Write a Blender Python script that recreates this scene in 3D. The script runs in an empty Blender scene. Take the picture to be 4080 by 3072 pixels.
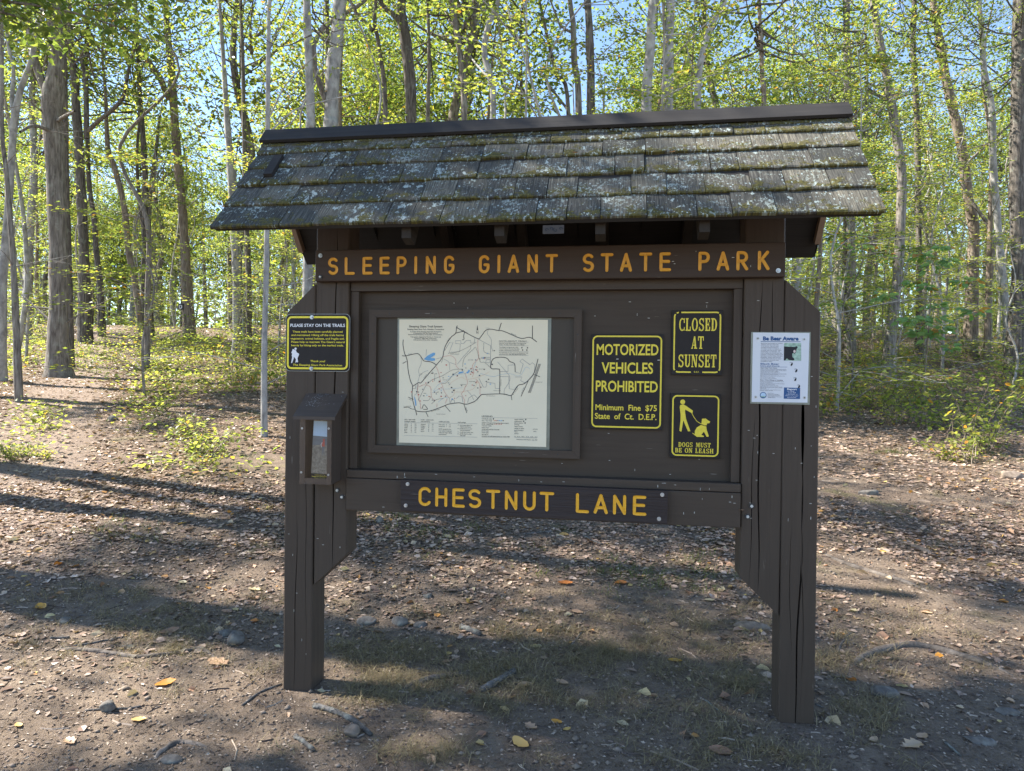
import bpy, bmesh, math
import numpy as np
from mathutils import Vector

# ------------------------------------------------------------------ camera, light, exposure
scene = bpy.context.scene
CAM = np.array([0.346562573, -2.86691991, 1.40379596])
YAW, PITCH, ROLL, FPX = 0.156396719, -0.0107059751, 0.0136294281, 2661.35623
def cam_axes():
    cy, sy, cp, sp, cr, sr = math.cos(YAW), math.sin(YAW), math.cos(PITCH), math.sin(PITCH), math.cos(ROLL), math.sin(ROLL)
    fw = np.array([-sy*cp, cy*cp, sp]); rt = np.array([cy, sy, 0.0]); up = np.cross(rt, fw)
    return rt*cr + up*sr, up*cr - rt*sr, fw
RT, UP, FW = cam_axes()
cd = bpy.data.cameras.new('camera'); cam = bpy.data.objects.new('camera', cd); scene.collection.objects.link(cam)
cd.sensor_width = 36.0; cd.lens = FPX/4080*36; cd.clip_start = 0.05; cd.clip_end = 800
from mathutils import Matrix
M3 = Matrix(((RT[0], UP[0], -FW[0]), (RT[1], UP[1], -FW[1]), (RT[2], UP[2], -FW[2])))
cam.matrix_world = Matrix.Translation(Vector(CAM)) @ M3.to_4x4()
scene.camera = cam

SUN_EL, SUN_A = math.radians(45), math.radians(5)        # elevation; turn behind the board from its left side
SD = np.array([-math.cos(SUN_A)*math.cos(SUN_EL), math.sin(SUN_A)*math.cos(SUN_EL), math.sin(SUN_EL)])
world = bpy.data.worlds.new('World'); scene.world = world; world.use_nodes = True
wn = world.node_tree.nodes; sky = wn.new('ShaderNodeTexSky'); sky.sky_type = 'NISHITA'; sky.sun_disc = False
sky.sun_elevation = SUN_EL; sky.sun_rotation = math.atan2(SD[0], SD[1]) % (2*math.pi)
sky.altitude = 1500; sky.air_density = 1.0; sky.dust_density = 0.0; sky.ozone_density = 1.4
bg = wn['Background']; bg.inputs[1].default_value = 0.105
world.node_tree.links.new(sky.outputs[0], bg.inputs[0])
sl = bpy.data.lights.new('sun', 'SUN'); sl.energy = 5.0; sl.angle = math.radians(0.53); sl.color = (1.0, 0.95, 0.86)
so = bpy.data.objects.new('sun', sl); scene.collection.objects.link(so); so.location = (-8, 3, 20)
so.rotation_euler = Vector(SD).to_track_quat('Z', 'Y').to_euler()
scene.view_settings.view_transform = 'Standard'; scene.view_settings.look = 'None'
scene.view_settings.gamma = 1.0; scene.view_settings.exposure = 1.95
scene.cycles.max_bounces = 7; scene.cycles.diffuse_bounces = 4; scene.cycles.transmission_bounces = 5; scene.cycles.transparent_max_bounces = 6
scene.cycles.use_denoising = True
PI = math.pi

# ------------------------------------------------------------------ helpers
rng = np.random.default_rng(11)
class G:
    """collects vertices and faces for ONE mesh object"""
    def __init__(s): s.v=[]; s.t=[]; s.f=[]; s.n=0
    def add(s, V, F, mi=0, t=0.5):
        V=np.asarray(V,float).reshape(-1,3); s.v.append(V)
        tt=np.asarray(t,float); s.t.append(np.full(len(V),float(tt)) if tt.ndim==0 else tt)
        if isinstance(F,np.ndarray): s.f.append((F+s.n,mi))
        else:
            for f in F: s.f.append((np.array([f])+s.n,mi))
        s.n+=len(V); return s
    def merge(s, o, mi=None):
        k=s.n
        s.v+=o.v; s.t+=o.t
        for F,m in o.f: s.f.append((F+k, m if mi is None else mi))
        s.n+=o.n; return s
    def move(s, fn):
        s.v=[fn(a) for a in s.v]; return s
def mesh(name, g, mats, smooth=False, org=(0,0,0)):
    me=bpy.data.meshes.new(name)
    V=np.concatenate(g.v)-np.asarray(org,float) if g.v else np.zeros((0,3))
    me.vertices.add(len(V)); me.vertices.foreach_set('co',V.astype(np.float32).ravel())
    loops=np.concatenate([F.ravel() for F,_ in g.f]); tot=np.concatenate([np.full(len(F),F.shape[1]) for F,_ in g.f])
    mi=np.concatenate([np.full(len(F),m) for F,m in g.f])
    me.loops.add(len(loops)); me.loops.foreach_set('vertex_index',loops.astype(np.int32))
    me.polygons.add(len(tot)); me.polygons.foreach_set('loop_start',(np.cumsum(tot)-tot).astype(np.int32))
    me.polygons.foreach_set('loop_total',tot.astype(np.int32)); me.polygons.foreach_set('material_index',mi.astype(np.int32))
    me.polygons.foreach_set('use_smooth',np.full(len(tot),bool(smooth)))
    a=me.attributes.new('tint','FLOAT','POINT'); a.data.foreach_set('value',np.concatenate(g.t).astype(np.float32))
    me.update(calc_edges=True); me.validate()
    for m in (mats if isinstance(mats,(list,tuple)) else [mats]): me.materials.append(m)
    return me
def link(o, parent=None, loc=None):
    scene.collection.objects.link(o)
    if parent is not None: o.parent=parent
    if loc is not None: o.location=loc
    return o
def wloc(o):
    p=np.array(o.location); q=o.parent
    while q is not None: p=p+np.array(q.location); q=q.parent
    return p
def obj(name, g, mats, parent=None, smooth=False, org=None):
    """links g as one mesh object; its vertices are world coordinates, its origin is its parent's (or org)"""
    if parent is not None: o=bpy.data.objects.new(name, mesh(name,g,mats,smooth,wloc(parent))); return link(o,parent)
    org=(0,0,0) if org is None else org
    return link(bpy.data.objects.new(name, mesh(name,g,mats,smooth,org)), None, org)
def tag(o, label=None, cat=None, group=None, kind=None):
    if label: o['label']=label
    if cat: o['category']=cat
    if group: o['group']=group
    if kind: o['kind']=kind
    return o
def thing(name, loc, label, cat, group=None):
    return tag(link(bpy.data.objects.new(name,None),None,loc),label,cat,group)
def dup(root, loc, rz=0.0, sc=1.0, label=None, group=None):
    r=root.copy(); scene.collection.objects.link(r); r.location=loc; r.rotation_euler=(0,0,rz); r.scale=(sc,sc,sc)
    if label: r['label']=label
    if group: r['group']=group
    for ch in root.children:
        c=ch.copy(); scene.collection.objects.link(c); c.parent=r
        for gc in ch.children:
            d=gc.copy(); scene.collection.objects.link(d); d.parent=c
    return r
def unit(a): return a/np.maximum(np.linalg.norm(a,axis=-1,keepdims=True),1e-9)
def box(x0,x1,y0,y1,z0,z1,bev=0.0,mi=0,t=0.5,g=None):
    g=g or G()
    if bev<=0:
        V=[(x,y,z) for z in (z0,z1) for x,y in ((x0,y0),(x1,y0),(x1,y1),(x0,y1))]
        return g.add(V,np.array([[3,2,1,0],[4,5,6,7],[0,1,5,4],[1,2,6,5],[2,3,7,6],[3,0,4,7]]),mi,t)
    bm=bmesh.new(); bmesh.ops.create_cube(bm,size=1)
    for v in bm.verts: v.co=((x0+x1)/2+v.co.x*(x1-x0),(y0+y1)/2+v.co.y*(y1-y0),(z0+z1)/2+v.co.z*(z1-z0))
    bmesh.ops.bevel(bm,geom=bm.edges[:],offset=bev,segments=2,affect='EDGES',profile=0.5)
    return from_bm(bm,g,mi,t)
def from_bm(bm,g=None,mi=0,t=0.5):
    g=g or G(); bm.verts.index_update()
    V=np.array([v.co[:] for v in bm.verts]); by={}
    for f in bm.faces: by.setdefault(len(f.verts),[]).append([v.index for v in f.verts])
    k=g.n; g.add(V,np.zeros((0,3),int),mi,t)
    g.f.pop()
    for n,L in by.items(): g.f.append((np.array(L)+k,mi))
    bm.free(); return g
def prism(poly, a0, a1, axis='y', mi=0, g=None, t=0.5):
    """polygon (list of 2-D points) pushed along an axis: 'y' -> points are (x,z); 'x' -> (y,z); 'z' -> (x,y)"""
    g=g or G(); n=len(poly)
    mk={'y':lambda p,a:(p[0],a,p[1]),'x':lambda p,a:(a,p[0],p[1]),'z':lambda p,a:(p[0],p[1],a)}[axis]
    V=[mk(p,a0) for p in poly]+[mk(p,a1) for p in poly]
    g.add(V,[list(range(n))[::-1],list(range(n,2*n))]+[[i,(i+1)%n,n+(i+1)%n,n+i] for i in range(n)],mi,t)
    return g
def tube(pts, rad, n=8, g=None, mi=0, t=0.5, rough=0.0, r=None, cap=True):
    g=g or G(); P=np.asarray(pts,float); R=np.broadcast_to(np.asarray(rad,float),(len(P),)).copy()
    T=unit(np.gradient(P,axis=0)); ref=np.array([1.0,0.13,0.07]) if abs(T[0][0])<0.8 else np.array([0.1,1.0,0.2])
    A=unit(ref-T[0]*(ref@T[0])); rings=[]
    th=np.arange(n)*2*PI/n; cs,sn=np.cos(th)[:,None],np.sin(th)[:,None]
    for i in range(len(P)):
        A=unit(A-T[i]*(A@T[i])); B=np.cross(T[i],A)
        rr=R[i]*(1+(r.uniform(-rough,rough,n)[:,None] if rough>0 else 0))
        rings.append(P[i]+rr*(cs*A+sn*B))
    V=np.concatenate(rings); m=len(P)
    i=np.arange(m-1)[:,None]*n; j=np.arange(n)[None,:]; k=(j+1)%n
    F=np.stack([i+j,i+k,i+n+k,i+n+j],-1).reshape(-1,4)
    g.add(V,F,mi,t)
    if cap: g.f.append((np.arange(n)[None,::-1]+g.n-m*n,mi)); g.f.append((np.arange(n)[None,:]+g.n-n,mi))
    return g
def smooth_path(pts,k=5):
    """Catmull-Rom through the points"""
    P=np.asarray(pts,float); Q=np.vstack([2*P[0]-P[1],P,2*P[-1]-P[-2]]); out=[]
    for i in range(1,len(Q)-2):
        for s in np.arange(k)/k:
            a,b,c,d=Q[i-1],Q[i],Q[i+1],Q[i+2]
            out.append(.5*((2*b)+(c-a)*s+(2*a-5*b+4*c-d)*s*s+(3*b-a-3*c+d)*s**3))
    out.append(P[-1]); return np.array(out)
# value noise for the ground and other displaced shapes
def _h(i,j,s):
    n=(i*374761393+j*668265263+s*982451653)&0x7fffffff
    n=((n^(n>>13))*1274126177)&0x7fffffff
    return ((n^(n>>16))&0xffff)/65535.0
def vnoise(x,y,s=0):
    x=np.asarray(x,float); y=np.asarray(y,float); i=np.floor(x).astype(np.int64); j=np.floor(y).astype(np.int64); a=x-i; b=y-j
    a=a*a*(3-2*a); b=b*b*(3-2*b)
    return (_h(i,j,s)*(1-a)+_h(i+1,j,s)*a)*(1-b)+(_h(i,j+1,s)*(1-a)+_h(i+1,j+1,s)*a)*b-0.5
def sp(x,k): return k*np.log1p(np.exp(np.clip(x/k,-40,40)))
F2=np.array([FW[0],FW[1]]); F2/=np.linalg.norm(F2)
def gh(x,y):
    x=np.asarray(x,float); y=np.asarray(y,float); s=F2[0]*(x-CAM[0])+F2[1]*(y-CAM[1])
    z=.142*sp(s-4.35,.7)-.085*sp(s-38,6)-.142*.7*math.log1p(math.exp(-5))
    near=np.exp(-(x**2+(y-.3)**2)/5.0)
    z=z+near*(.03*np.clip(x,-1.6,1.6)-.035)
    far=1-np.exp(-np.maximum(s-4,0)/5)
    z=z+far*(.35*vnoise(x/6.3,y/6.3,1)+.12*vnoise(x/1.9,y/1.9,2))
    z=z+.035*vnoise(x/.9,y/.9,3)+.014*vnoise(x/.31,y/.31,4)+.006*vnoise(x/.1,y/.1,5)
    return z
def ray(px,py):
    d=FW+RT*(px-2040)/FPX-UP*(py-1536)/FPX; return d
def gp(px,py):
    """the point of the ground seen at a place of the photograph"""
    d=ray(px,py); s=np.concatenate([np.arange(1.5,12,.01),np.arange(12,90,.05)]); P=CAM+s[:,None]*d
    below=np.nonzero(P[:,2]<gh(P[:,0],P[:,1]))[0]; k=below[0] if len(below) else len(s)-1
    return np.array([P[k,0],P[k,1],float(gh(P[k,0],P[k,1]))]), s[k]
Q=4080/2212.0
def at(qx,qy,D): return CAM+ray(qx*Q,qy*Q)*D

# ------------------------------------------------------------------ materials
def mat(name):
    m=bpy.data.materials.new(name); m.use_nodes=True; nt=m.node_tree; b=nt.nodes['Principled BSDF']; return m,nt,b
def nd(nt,t,**kw):
    n=nt.nodes.new(t)
    for k,v in kw.items():
        if k.startswith('i_'): n.inputs[int(k[2:]) if k[2:].isdigit() else k[2:]].default_value=v
        else: setattr(n,k,v)
    return n
def ramp(nt,src,stops,interp='LINEAR'):
    r=nt.nodes.new('ShaderNodeValToRGB'); e=r.color_ramp.elements; r.color_ramp.interpolation=interp
    while len(e)>1: e.remove(e[-1])
    e[0].position=stops[0][0]; e[0].color=(*stops[0][1],1) if len(stops[0][1])==3 else stops[0][1]
    for p,c in stops[1:]:
        x=e.new(p); x.color=(*c,1)
    nt.links.new(src,r.inputs[0]); return r.outputs[0]
def coords(nt,scale=(1,1,1),kind='Object'):
    tc=nd(nt,'ShaderNodeTexCoord'); mp=nd(nt,'ShaderNodeMapping'); mp.inputs['Scale'].default_value=scale
    nt.links.new(tc.outputs[kind],mp.inputs[0]); return mp.outputs[0]
def noise(nt,vec,scale,detail=4,rough=.55,dist=0.0):
    n=nd(nt,'ShaderNodeTexNoise'); n.inputs['Scale'].default_value=scale; n.inputs['Detail'].default_value=detail
    n.inputs['Roughness'].default_value=rough; n.inputs['Distortion'].default_value=dist
    if vec is not None: nt.links.new(vec,n.inputs['Vector'])
    return n.outputs['Fac']
def mix(nt,fac,a,b,mode='MIX'):
    n=nd(nt,'ShaderNodeMix',data_type='RGBA',blend_type=mode)
    for k,x in ((0,fac),(6,a),(7,b)):
        if hasattr(x,'links'): nt.links.new(x,n.inputs[k])
        elif isinstance(x,(int,float)): n.inputs[k].default_value=x
        else: n.inputs[k].default_value=(*x,1)
    return n.outputs[2]
def math_(nt,op,a,b=0.0,clamp=False):
    n=nd(nt,'ShaderNodeMath',operation=op,use_clamp=clamp)
    for k,x in ((0,a),(1,b)):
        if hasattr(x,'links'): nt.links.new(x,n.inputs[k])
        else: n.inputs[k].default_value=x
    return n.outputs[0]
def bump(nt,b,h,strength,dist=.01):
    n=nd(nt,'ShaderNodeBump'); n.inputs['Strength'].default_value=strength; n.inputs['Distance'].default_value=dist
    nt.links.new(h,n.inputs['Height']); nt.links.new(n.outputs[0],b.inputs['Normal']); return n
def attr(nt,name='tint'): return nd(nt,'ShaderNodeAttribute',attribute_name=name).outputs['Fac']
def plain(name,col,rough=.6,spec=.4,metal=0.0,var=.12,scale=30):
    m,nt,b=mat(name); f=noise(nt,coords(nt),scale,3)
    c=ramp(nt,f,[(.25,tuple(x*(1-var) for x in col)),(.75,tuple(min(1,x*(1+var)) for x in col))])
    nt.links.new(c,b.inputs['Base Color']); b.inputs['Roughness'].default_value=rough; b.inputs['Specular IOR Level'].default_value=spec; b.inputs['Metallic'].default_value=metal
    return m
def wood(name,base,axis='z',rough=.55,specks=True,grain=.16,worn=0.0):
    sc={'z':(42,42,1.6),'x':(1.6,42,42),'y':(42,1.6,42)}[axis]
    m,nt,b=mat(name); v=coords(nt,sc); f=noise(nt,v,1.6,6,.6,.6); lo=noise(nt,coords(nt),3.1,3)
    c=ramp(nt,f,[(.22,tuple(x*.84 for x in base)),(.5,base),(.8,tuple(x*1.12 for x in base))])
    c=mix(nt,math_(nt,'MULTIPLY',lo,.55),c,tuple(x*y for x,y in zip(base,(.8,.72,.68))))
    if specks:
        s=noise(nt,coords(nt,tuple(x*2.2 for x in sc)),2.4,2,.5); s2=noise(nt,coords(nt),5.5,2)
        k=math_(nt,'MULTIPLY',ramp(nt,s,[(.735,(0,0,0)),(.76,(1,1,1))]),ramp(nt,s2,[(.52,(0,0,0)),(.62,(1,1,1))]))
        c=mix(nt,math_(nt,'MULTIPLY',k,.75),c,(.30,.27,.23))
    if worn>0:
        w=noise(nt,coords(nt,sc),.9,5,.65); c=mix(nt,ramp(nt,w,[(.58,(0,0,0)),(.68,(worn,worn,worn))]),c,(.17,.14,.115))
    nt.links.new(c,b.inputs['Base Color']); rr=ramp(nt,f,[(.2,(rough+.12,)*3),(.8,(rough-.08,)*3)])
    nt.links.new(rr,b.inputs['Roughness']); b.inputs['Specular IOR Level'].default_value=.2
    bump(nt,b,f,grain,.004); return m
PAINT=(.068,.051,.038)
M={}
M['post']=wood('brown painted post',PAINT,'z'); M['rail']=wood('brown painted rail',PAINT,'x')
M['panel']=wood('brown painted plywood',(.060,.045,.033),'x',rough=.55,grain=.10)
M['header']=wood('dark brown letter board',(.052,.034,.024),'x',rough=.55)
M['lane']=wood('dark brown grained board',(.040,.030,.028),'x',rough=.5,grain=1.0)
M['cap']=wood('weathered dark ridge board',(.030,.028,.027),'x',rough=.85,worn=.08)
M['soffit']=wood('dark stained boards',(.030,.027,.025),'x',rough=.8,specks=False)
M['rafter']=wood('rafter timber',(.034,.028,.023),'y',rough=.7,specks=False)
M['rake']=wood('bare edge timber',(.24,.17,.12),'y',rough=.8,specks=False)
M['glasspanel']=plain('dull plastic sheet',(.062,.050,.038),.5,.2,var=.05,scale=4)
M['yellowpaint']=plain('ochre letter paint',(.62,.28,.016),.45,.4,var=.10,scale=60)
M['laneyellow']=plain('golden letter paint',(.74,.36,.016),.45,.4,var=.08,scale=60)
M['signdark']=plain('dark sign board',(.020,.016,.015),.5,.2,var=.15,scale=24)
M['signyellow']=plain('yellow sign ink',(.72,.57,.045),.45,.4,var=.08,scale=90)
M['trailyellow']=plain('bright yellow sign ink',(.74,.60,.015),.35,.5,var=.05,scale=60)
M['signwhite']=plain('white sign ink',(.70,.69,.70),.4,.5,var=.05)
M['tag']=plain('tarnished tag',(.055,.047,.042),.6,.2)
M['alum']=plain('sheet metal edge',(.24,.24,.235),.4,.5,metal=.6)
M['screw']=plain('galvanised fixing',(.42,.43,.44),.38,.5,metal=.8,var=.2)
M['bolt']=plain('blackened bolt',(.030,.027,.025),.45,.4,var=.3)
M['nut']=plain('pale bolt end',(.52,.50,.45),.5,.4)
M['paper']=plain('cream map paper',(.72,.64,.47),.5,.3,var=.035,scale=5)
M['laminate']=plain('cloudy laminate edge',(.17,.18,.145),.25,.5,var=.25,scale=14)
M['ink']=plain('dark map ink',(.04,.04,.045),.6,.2,var=.1)
M['inkgrey']=plain('grey map ink',(.22,.22,.22),.6,.2)
M['inkblue']=plain('blue map ink',(.16,.34,.52),.6,.2)
M['inkred']=plain('red map ink',(.52,.13,.10),.6,.2)
M['inkorange']=plain('orange map ink',(.62,.33,.17),.6,.2)
M['white']=plain('white sheet',(.60,.61,.64),.4,.4,var=.03,scale=8)
M['navy']=plain('navy print',(.025,.085,.22),.5,.3,var=.06)
M['textgrey']=plain('grey print',(.07,.07,.09),.5,.3)
M['bearblack']=plain('black print',(.012,.012,.016),.5,.3)
M['beargreen']=plain('pale green print',(.30,.42,.33),.5,.3,var=.45,scale=90)
M['sky print']=plain('sky print',(.42,.55,.68),.4,.4,var=.05)
M['hill print']=plain('hill print',(.13,.135,.14),.4,.4,var=.2,scale=60)
M['rock print']=plain('rock print',(.19,.16,.12),.4,.4,var=.5,scale=90)
M['red print']=plain('red print',(.42,.06,.03),.4,.4)
M['boxwood']=wood('box brown paint',(.085,.066,.055),'z',rough=.5)
M['boxlid']=wood('box lid paint',(.075,.058,.048),'x',rough=.5)
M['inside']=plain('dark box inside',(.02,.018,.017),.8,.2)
M['skin print']=plain('pale print',(.62,.52,.46),.4,.4)
def glass_mat():
    m,nt,b=mat('clear plastic window'); nt.nodes.remove(b); out=nt.nodes['Material Output']
    t=nd(nt,'ShaderNodeBsdfTransparent'); g=nd(nt,'ShaderNodeBsdfGlossy'); g.inputs['Roughness'].default_value=.06
    fr=nd(nt,'ShaderNodeFresnel'); fr.inputs[0].default_value=1.5; mx=nd(nt,'ShaderNodeMixShader')
    nt.links.new(math_(nt,'MULTIPLY',fr.outputs[0],.55,True),mx.inputs[0]); nt.links.new(t.outputs[0],mx.inputs[1]); nt.links.new(g.outputs[0],mx.inputs[2]); nt.links.new(mx.outputs[0],out.inputs[0]); return m
M['window']=glass_mat()
def shingle_mat():
    m,nt,b=mat('weathered cedar shingle'); t=attr(nt); tc=nd(nt,'ShaderNodeUVMap',uv_map='uv').outputs[0]
    def mp(s):
        n=nd(nt,'ShaderNodeMapping'); n.inputs['Scale'].default_value=s; nt.links.new(tc,n.inputs[0]); return n.outputs[0]
    g=noise(nt,mp((210,9,1)),1.0,5,.65); lo=noise(nt,mp((7,7,1)),1.0,3)
    c=ramp(nt,g,[(.28,(.022,.021,.019)),(.5,(.085,.080,.071)),(.74,(.235,.222,.19))])
    c=mix(nt,1.0,c,ramp(nt,t,[(0,(.45,.46,.45)),(.5,(.8,.79,.76)),(1,(1.35,1.28,1.1))]),'MULTIPLY')
    c=mix(nt,ramp(nt,lo,[(.4,(0,0,0)),(.7,(.45,.45,.45))]),c,(.05,.052,.042))
    # moss along the butt edges and in patches
    sx=nd(nt,'ShaderNodeSeparateXYZ'); nt.links.new(tc,sx.inputs[0]); ed=nd(nt,'ShaderNodeAttribute',attribute_name='along').outputs['Fac']
    mo=noise(nt,mp((13,16,1)),1.0,5,.7); mo2=noise(nt,mp((90,90,1)),1.0,3,.6)
    e=math_(nt,'ADD',math_(nt,'MULTIPLY',math_(nt,'SUBTRACT',1.0,ed),.26),mo)
    e=math_(nt,'ADD',e,math_(nt,'MULTIPLY',mo2,.16))
    mk=ramp(nt,e,[(.76,(0,0,0)),(.84,(1,1,1))])
    c=mix(nt,mk,c,ramp(nt,mo2,[(.3,(.022,.022,.008)),(.7,(.115,.098,.026))]))
    # lichen in crisp round spots
    def spots(sc,lo_,hi_,th,cn):
        v=nd(nt,'ShaderNodeTexVoronoi'); v.inputs['Scale'].default_value=1.0; nt.links.new(mp(sc),v.inputs['Vector'])
        w=noise(nt,mp((sc[0]*1.6,sc[1]*1.6,1)),1.0,3,.6); d=math_(nt,'ADD',v.outputs['Distance'],math_(nt,'MULTIPLY',w,.55))
        k=ramp(nt,d,[(lo_,(1,1,1)),(hi_,(0,0,0))]); z=noise(nt,mp(cn),1.0,3,.6)
        return math_(nt,'MULTIPLY',k,ramp(nt,z,[(th,(0,0,0)),(th+.1,(1,1,1))]))
    def crust(sc,lo_,hi_,th,cn):
        w=noise(nt,mp((sc*1.25,sc*.85,1)),1.0,6,.72); z=noise(nt,mp(cn),1.0,3,.6); w=math_(nt,'ADD',w,math_(nt,'MULTIPLY',math_(nt,'SUBTRACT',z,.5),.55)); return ramp(nt,w,[(lo_,(0,0,0)),(hi_,(1,1,1))])
    k1=crust(62,.585,.625,.0,(5,6,1)); k2=crust(30,.615,.65,.0,(7,5,1)); k3=spots((60,40,1),.46,.50,.50,(8,7,1))
    c=mix(nt,math_(nt,'MULTIPLY',k1,.75),c,(.25,.285,.255)); c=mix(nt,math_(nt,'MULTIPLY',k2,.85),c,(.34,.39,.36)); c=mix(nt,math_(nt,'MULTIPLY',k3,.8),c,(.36,.42,.40))
    nt.links.new(c,b.inputs['Base Color']); b.inputs['Roughness'].default_value=.85; b.inputs['Specular IOR Level'].default_value=.2
    h=math_(nt,'ADD',g,math_(nt,'MULTIPLY',mk,1.2)); bump(nt,b,h,.6,.003); return m
M['shingle']=shingle_mat()
def bark_mat(name,c0,c1,c2,vs=(26,26,3.2),lich=.0,strength=.8):
    m,nt,b=mat(name); f=noise(nt,coords(nt,vs),1.0,5,.62,.4); lo=noise(nt,coords(nt,(2.2,2.2,1.1)),1.0,4,.6)
    c=ramp(nt,f,[(.33,c0),(.52,c1),(.70,c2)]); c=mix(nt,ramp(nt,lo,[(.45,(0,0,0)),(.72,(.75,.75,.75))]),c,tuple(x*.55 for x in c1))
    if lich>0:
        l=noise(nt,coords(nt,(7,7,5)),1.0,4,.65); c=mix(nt,ramp(nt,l,[(.56,(0,0,0)),(.63,(lich,)*3)]),c,(.33,.36,.30))
    nt.links.new(c,b.inputs['Base Color']); b.inputs['Roughness'].default_value=.9; b.inputs['Specular IOR Level'].default_value=.15
    bump(nt,b,f,strength,.02); return m
BARK=[bark_mat('furrowed grey brown bark',(.075,.063,.052),(.20,.175,.15),(.31,.28,.245),lich=.25),
      bark_mat('smooth pale grey bark',(.17,.16,.15),(.31,.295,.275),(.42,.405,.38),vs=(9,9,5),lich=.3,strength=.25),
      bark_mat('dark rough bark',(.045,.038,.032),(.125,.108,.092),(.21,.185,.16),lich=.2),
      bark_mat('warm brown bark',(.09,.068,.052),(.22,.175,.135),(.32,.265,.21),lich=.15)]
def leaf_mat(name,stops,trans=.5,tcol=1.7,gloss=.35):
    m,nt,b=mat(name); out=nt.nodes['Material Output']; t=attr(nt); oi=nd(nt,'ShaderNodeObjectInfo').outputs['Random']
    x=math_(nt,'ADD',t,math_(nt,'MULTIPLY',math_(nt,'SUBTRACT',oi,.5),.22),True); c=ramp(nt,x,stops)
    nt.links.new(c,b.inputs['Base Color']); b.inputs['Roughness'].default_value=.42; b.inputs['Specular IOR Level'].default_value=gloss
    tr=nd(nt,'ShaderNodeBsdfTranslucent'); cc=mix(nt,1.0,c,(tcol*1.15,tcol*1.15,tcol*.6),'MULTIPLY'); nt.links.new(cc,tr.inputs[0])
    mx=nd(nt,'ShaderNodeMixShader'); mx.inputs[0].default_value=trans
    nt.links.new(b.outputs[0],mx.inputs[1]); nt.links.new(tr.outputs[0],mx.inputs[2]); nt.links.new(mx.outputs[0],out.inputs[0]); return m
LEAF=leaf_mat('green canopy leaves',[(0,(.05,.085,.024)),(.35,(.10,.135,.038)),(.7,(.17,.19,.05)),(.9,(.26,.235,.05)),(1,(.34,.18,.04))],trans=.53,tcol=2.0)
LEAFY=leaf_mat('pale understory leaves',[(0,(.075,.115,.035)),(.35,(.14,.172,.05)),(.75,(.225,.235,.068)),(.93,(.33,.28,.07)),(1,(.38,.19,.04))],trans=.55,tcol=2.1)
LEAFD=leaf_mat('broad green leaves',[(0,(.10,.19,.07)),(.5,(.16,.27,.09)),(.82,(.23,.30,.08)),(.9,(.33,.20,.03)),(1,(.42,.15,.025))],trans=.42)
GRASS=leaf_mat('green grass blades',[(0,(.06,.09,.02)),(.6,(.11,.14,.03)),(1,(.22,.19,.07))],trans=.35)
DRYG=leaf_mat('dry grass blades',[(0,(.12,.095,.05)),(.6,(.26,.205,.115)),(.93,(.36,.29,.17)),(1,(.14,.15,.05))],trans=.25,tcol=1.0)
LITTER=leaf_mat('dead fallen leaves',[(0,(.06,.038,.028)),(.3,(.20,.13,.095)),(.6,(.38,.265,.20)),(.84,(.54,.41,.32)),(.93,(.46,.33,.12)),(1,(.42,.15,.04))],trans=.12,tcol=1.0,gloss=.25)
CHIP=plain('bark and leaf crumbs',(.16,.11,.08),.9,.2,var=.6,scale=60)
STONE=bark_mat('grey field stone',(.08,.07,.062),(.15,.135,.12),(.22,.20,.18),vs=(18,18,18),lich=.2,strength=.4)
STONE2=bark_mat('tan field stone',(.13,.10,.075),(.23,.18,.14),(.31,.25,.20),vs=(14,14,14),strength=.3)
STICK=bark_mat('grey stick bark',(.05,.045,.04),(.13,.12,.11),(.24,.22,.205),vs=(30,30,30),lich=.3)
ROOT=bark_mat('bare tree root',(.07,.057,.048),(.15,.125,.105),(.23,.195,.165),vs=(25,25,25),strength=.6)
def ground_mat():
    m,nt,b=mat('forest floor soil'); v=coords(nt); f1=noise(nt,v,1.1,5,.6); f2=noise(nt,v,9,6,.65); f3=noise(nt,v,70,5,.7); f4=noise(nt,v,260,3,.6)
    c=ramp(nt,f2,[(.25,(.078,.054,.036)),(.5,(.185,.134,.090)),(.75,(.32,.24,.165))])
    c=mix(nt,ramp(nt,f3,[(.35,(0,0,0)),(.75,(.8,.8,.8))]),c,(.25,.20,.165)); c=mix(nt,ramp(nt,f4,[(.3,(.6,.6,.6)),(.48,(0,0,0))]),c,(.055,.041,.034))
    # moss and leaf mould behind the board, by place
    sx=nd(nt,'ShaderNodeSeparateXYZ'); nt.links.new(v,sx.inputs[0])
    yy=math_(nt,'MULTIPLY',math_(nt,'SUBTRACT',sx.outputs['Y'],.35),.55,True); mo=noise(nt,v,1.9,5,.65)
    c=mix(nt,math_(nt,'MULTIPLY',ramp(nt,f1,[(.40,(0,0,0)),(.62,(.75,.75,.75))]),yy),c,(.165,.118,.085))
    c=mix(nt,math_(nt,'MULTIPLY',ramp(nt,mo,[(.57,(0,0,0)),(.70,(.6,.6,.6))]),yy),c,(.13,.125,.045))
    tr=attr(nt); c=mix(nt,math_(nt,'MULTIPLY',tr,.75),c,ramp(nt,f3,[(.25,(.15,.11,.085)),(.55,(.29,.22,.175)),(.8,(.42,.335,.275))]))
    nt.links.new(c,b.inputs['Base Color']); b.inputs['Roughness'].default_value=.95; b.inputs['Specular IOR Level'].default_value=.15
    h=math_(nt,'ADD',math_(nt,'MULTIPLY',f2,.6),math_(nt,'ADD',math_(nt,'MULTIPLY',f3,.45),math_(nt,'MULTIPLY',f4,.22))); bump(nt,b,h,1.0,.035); return m
M['ground']=ground_mat()

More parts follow.
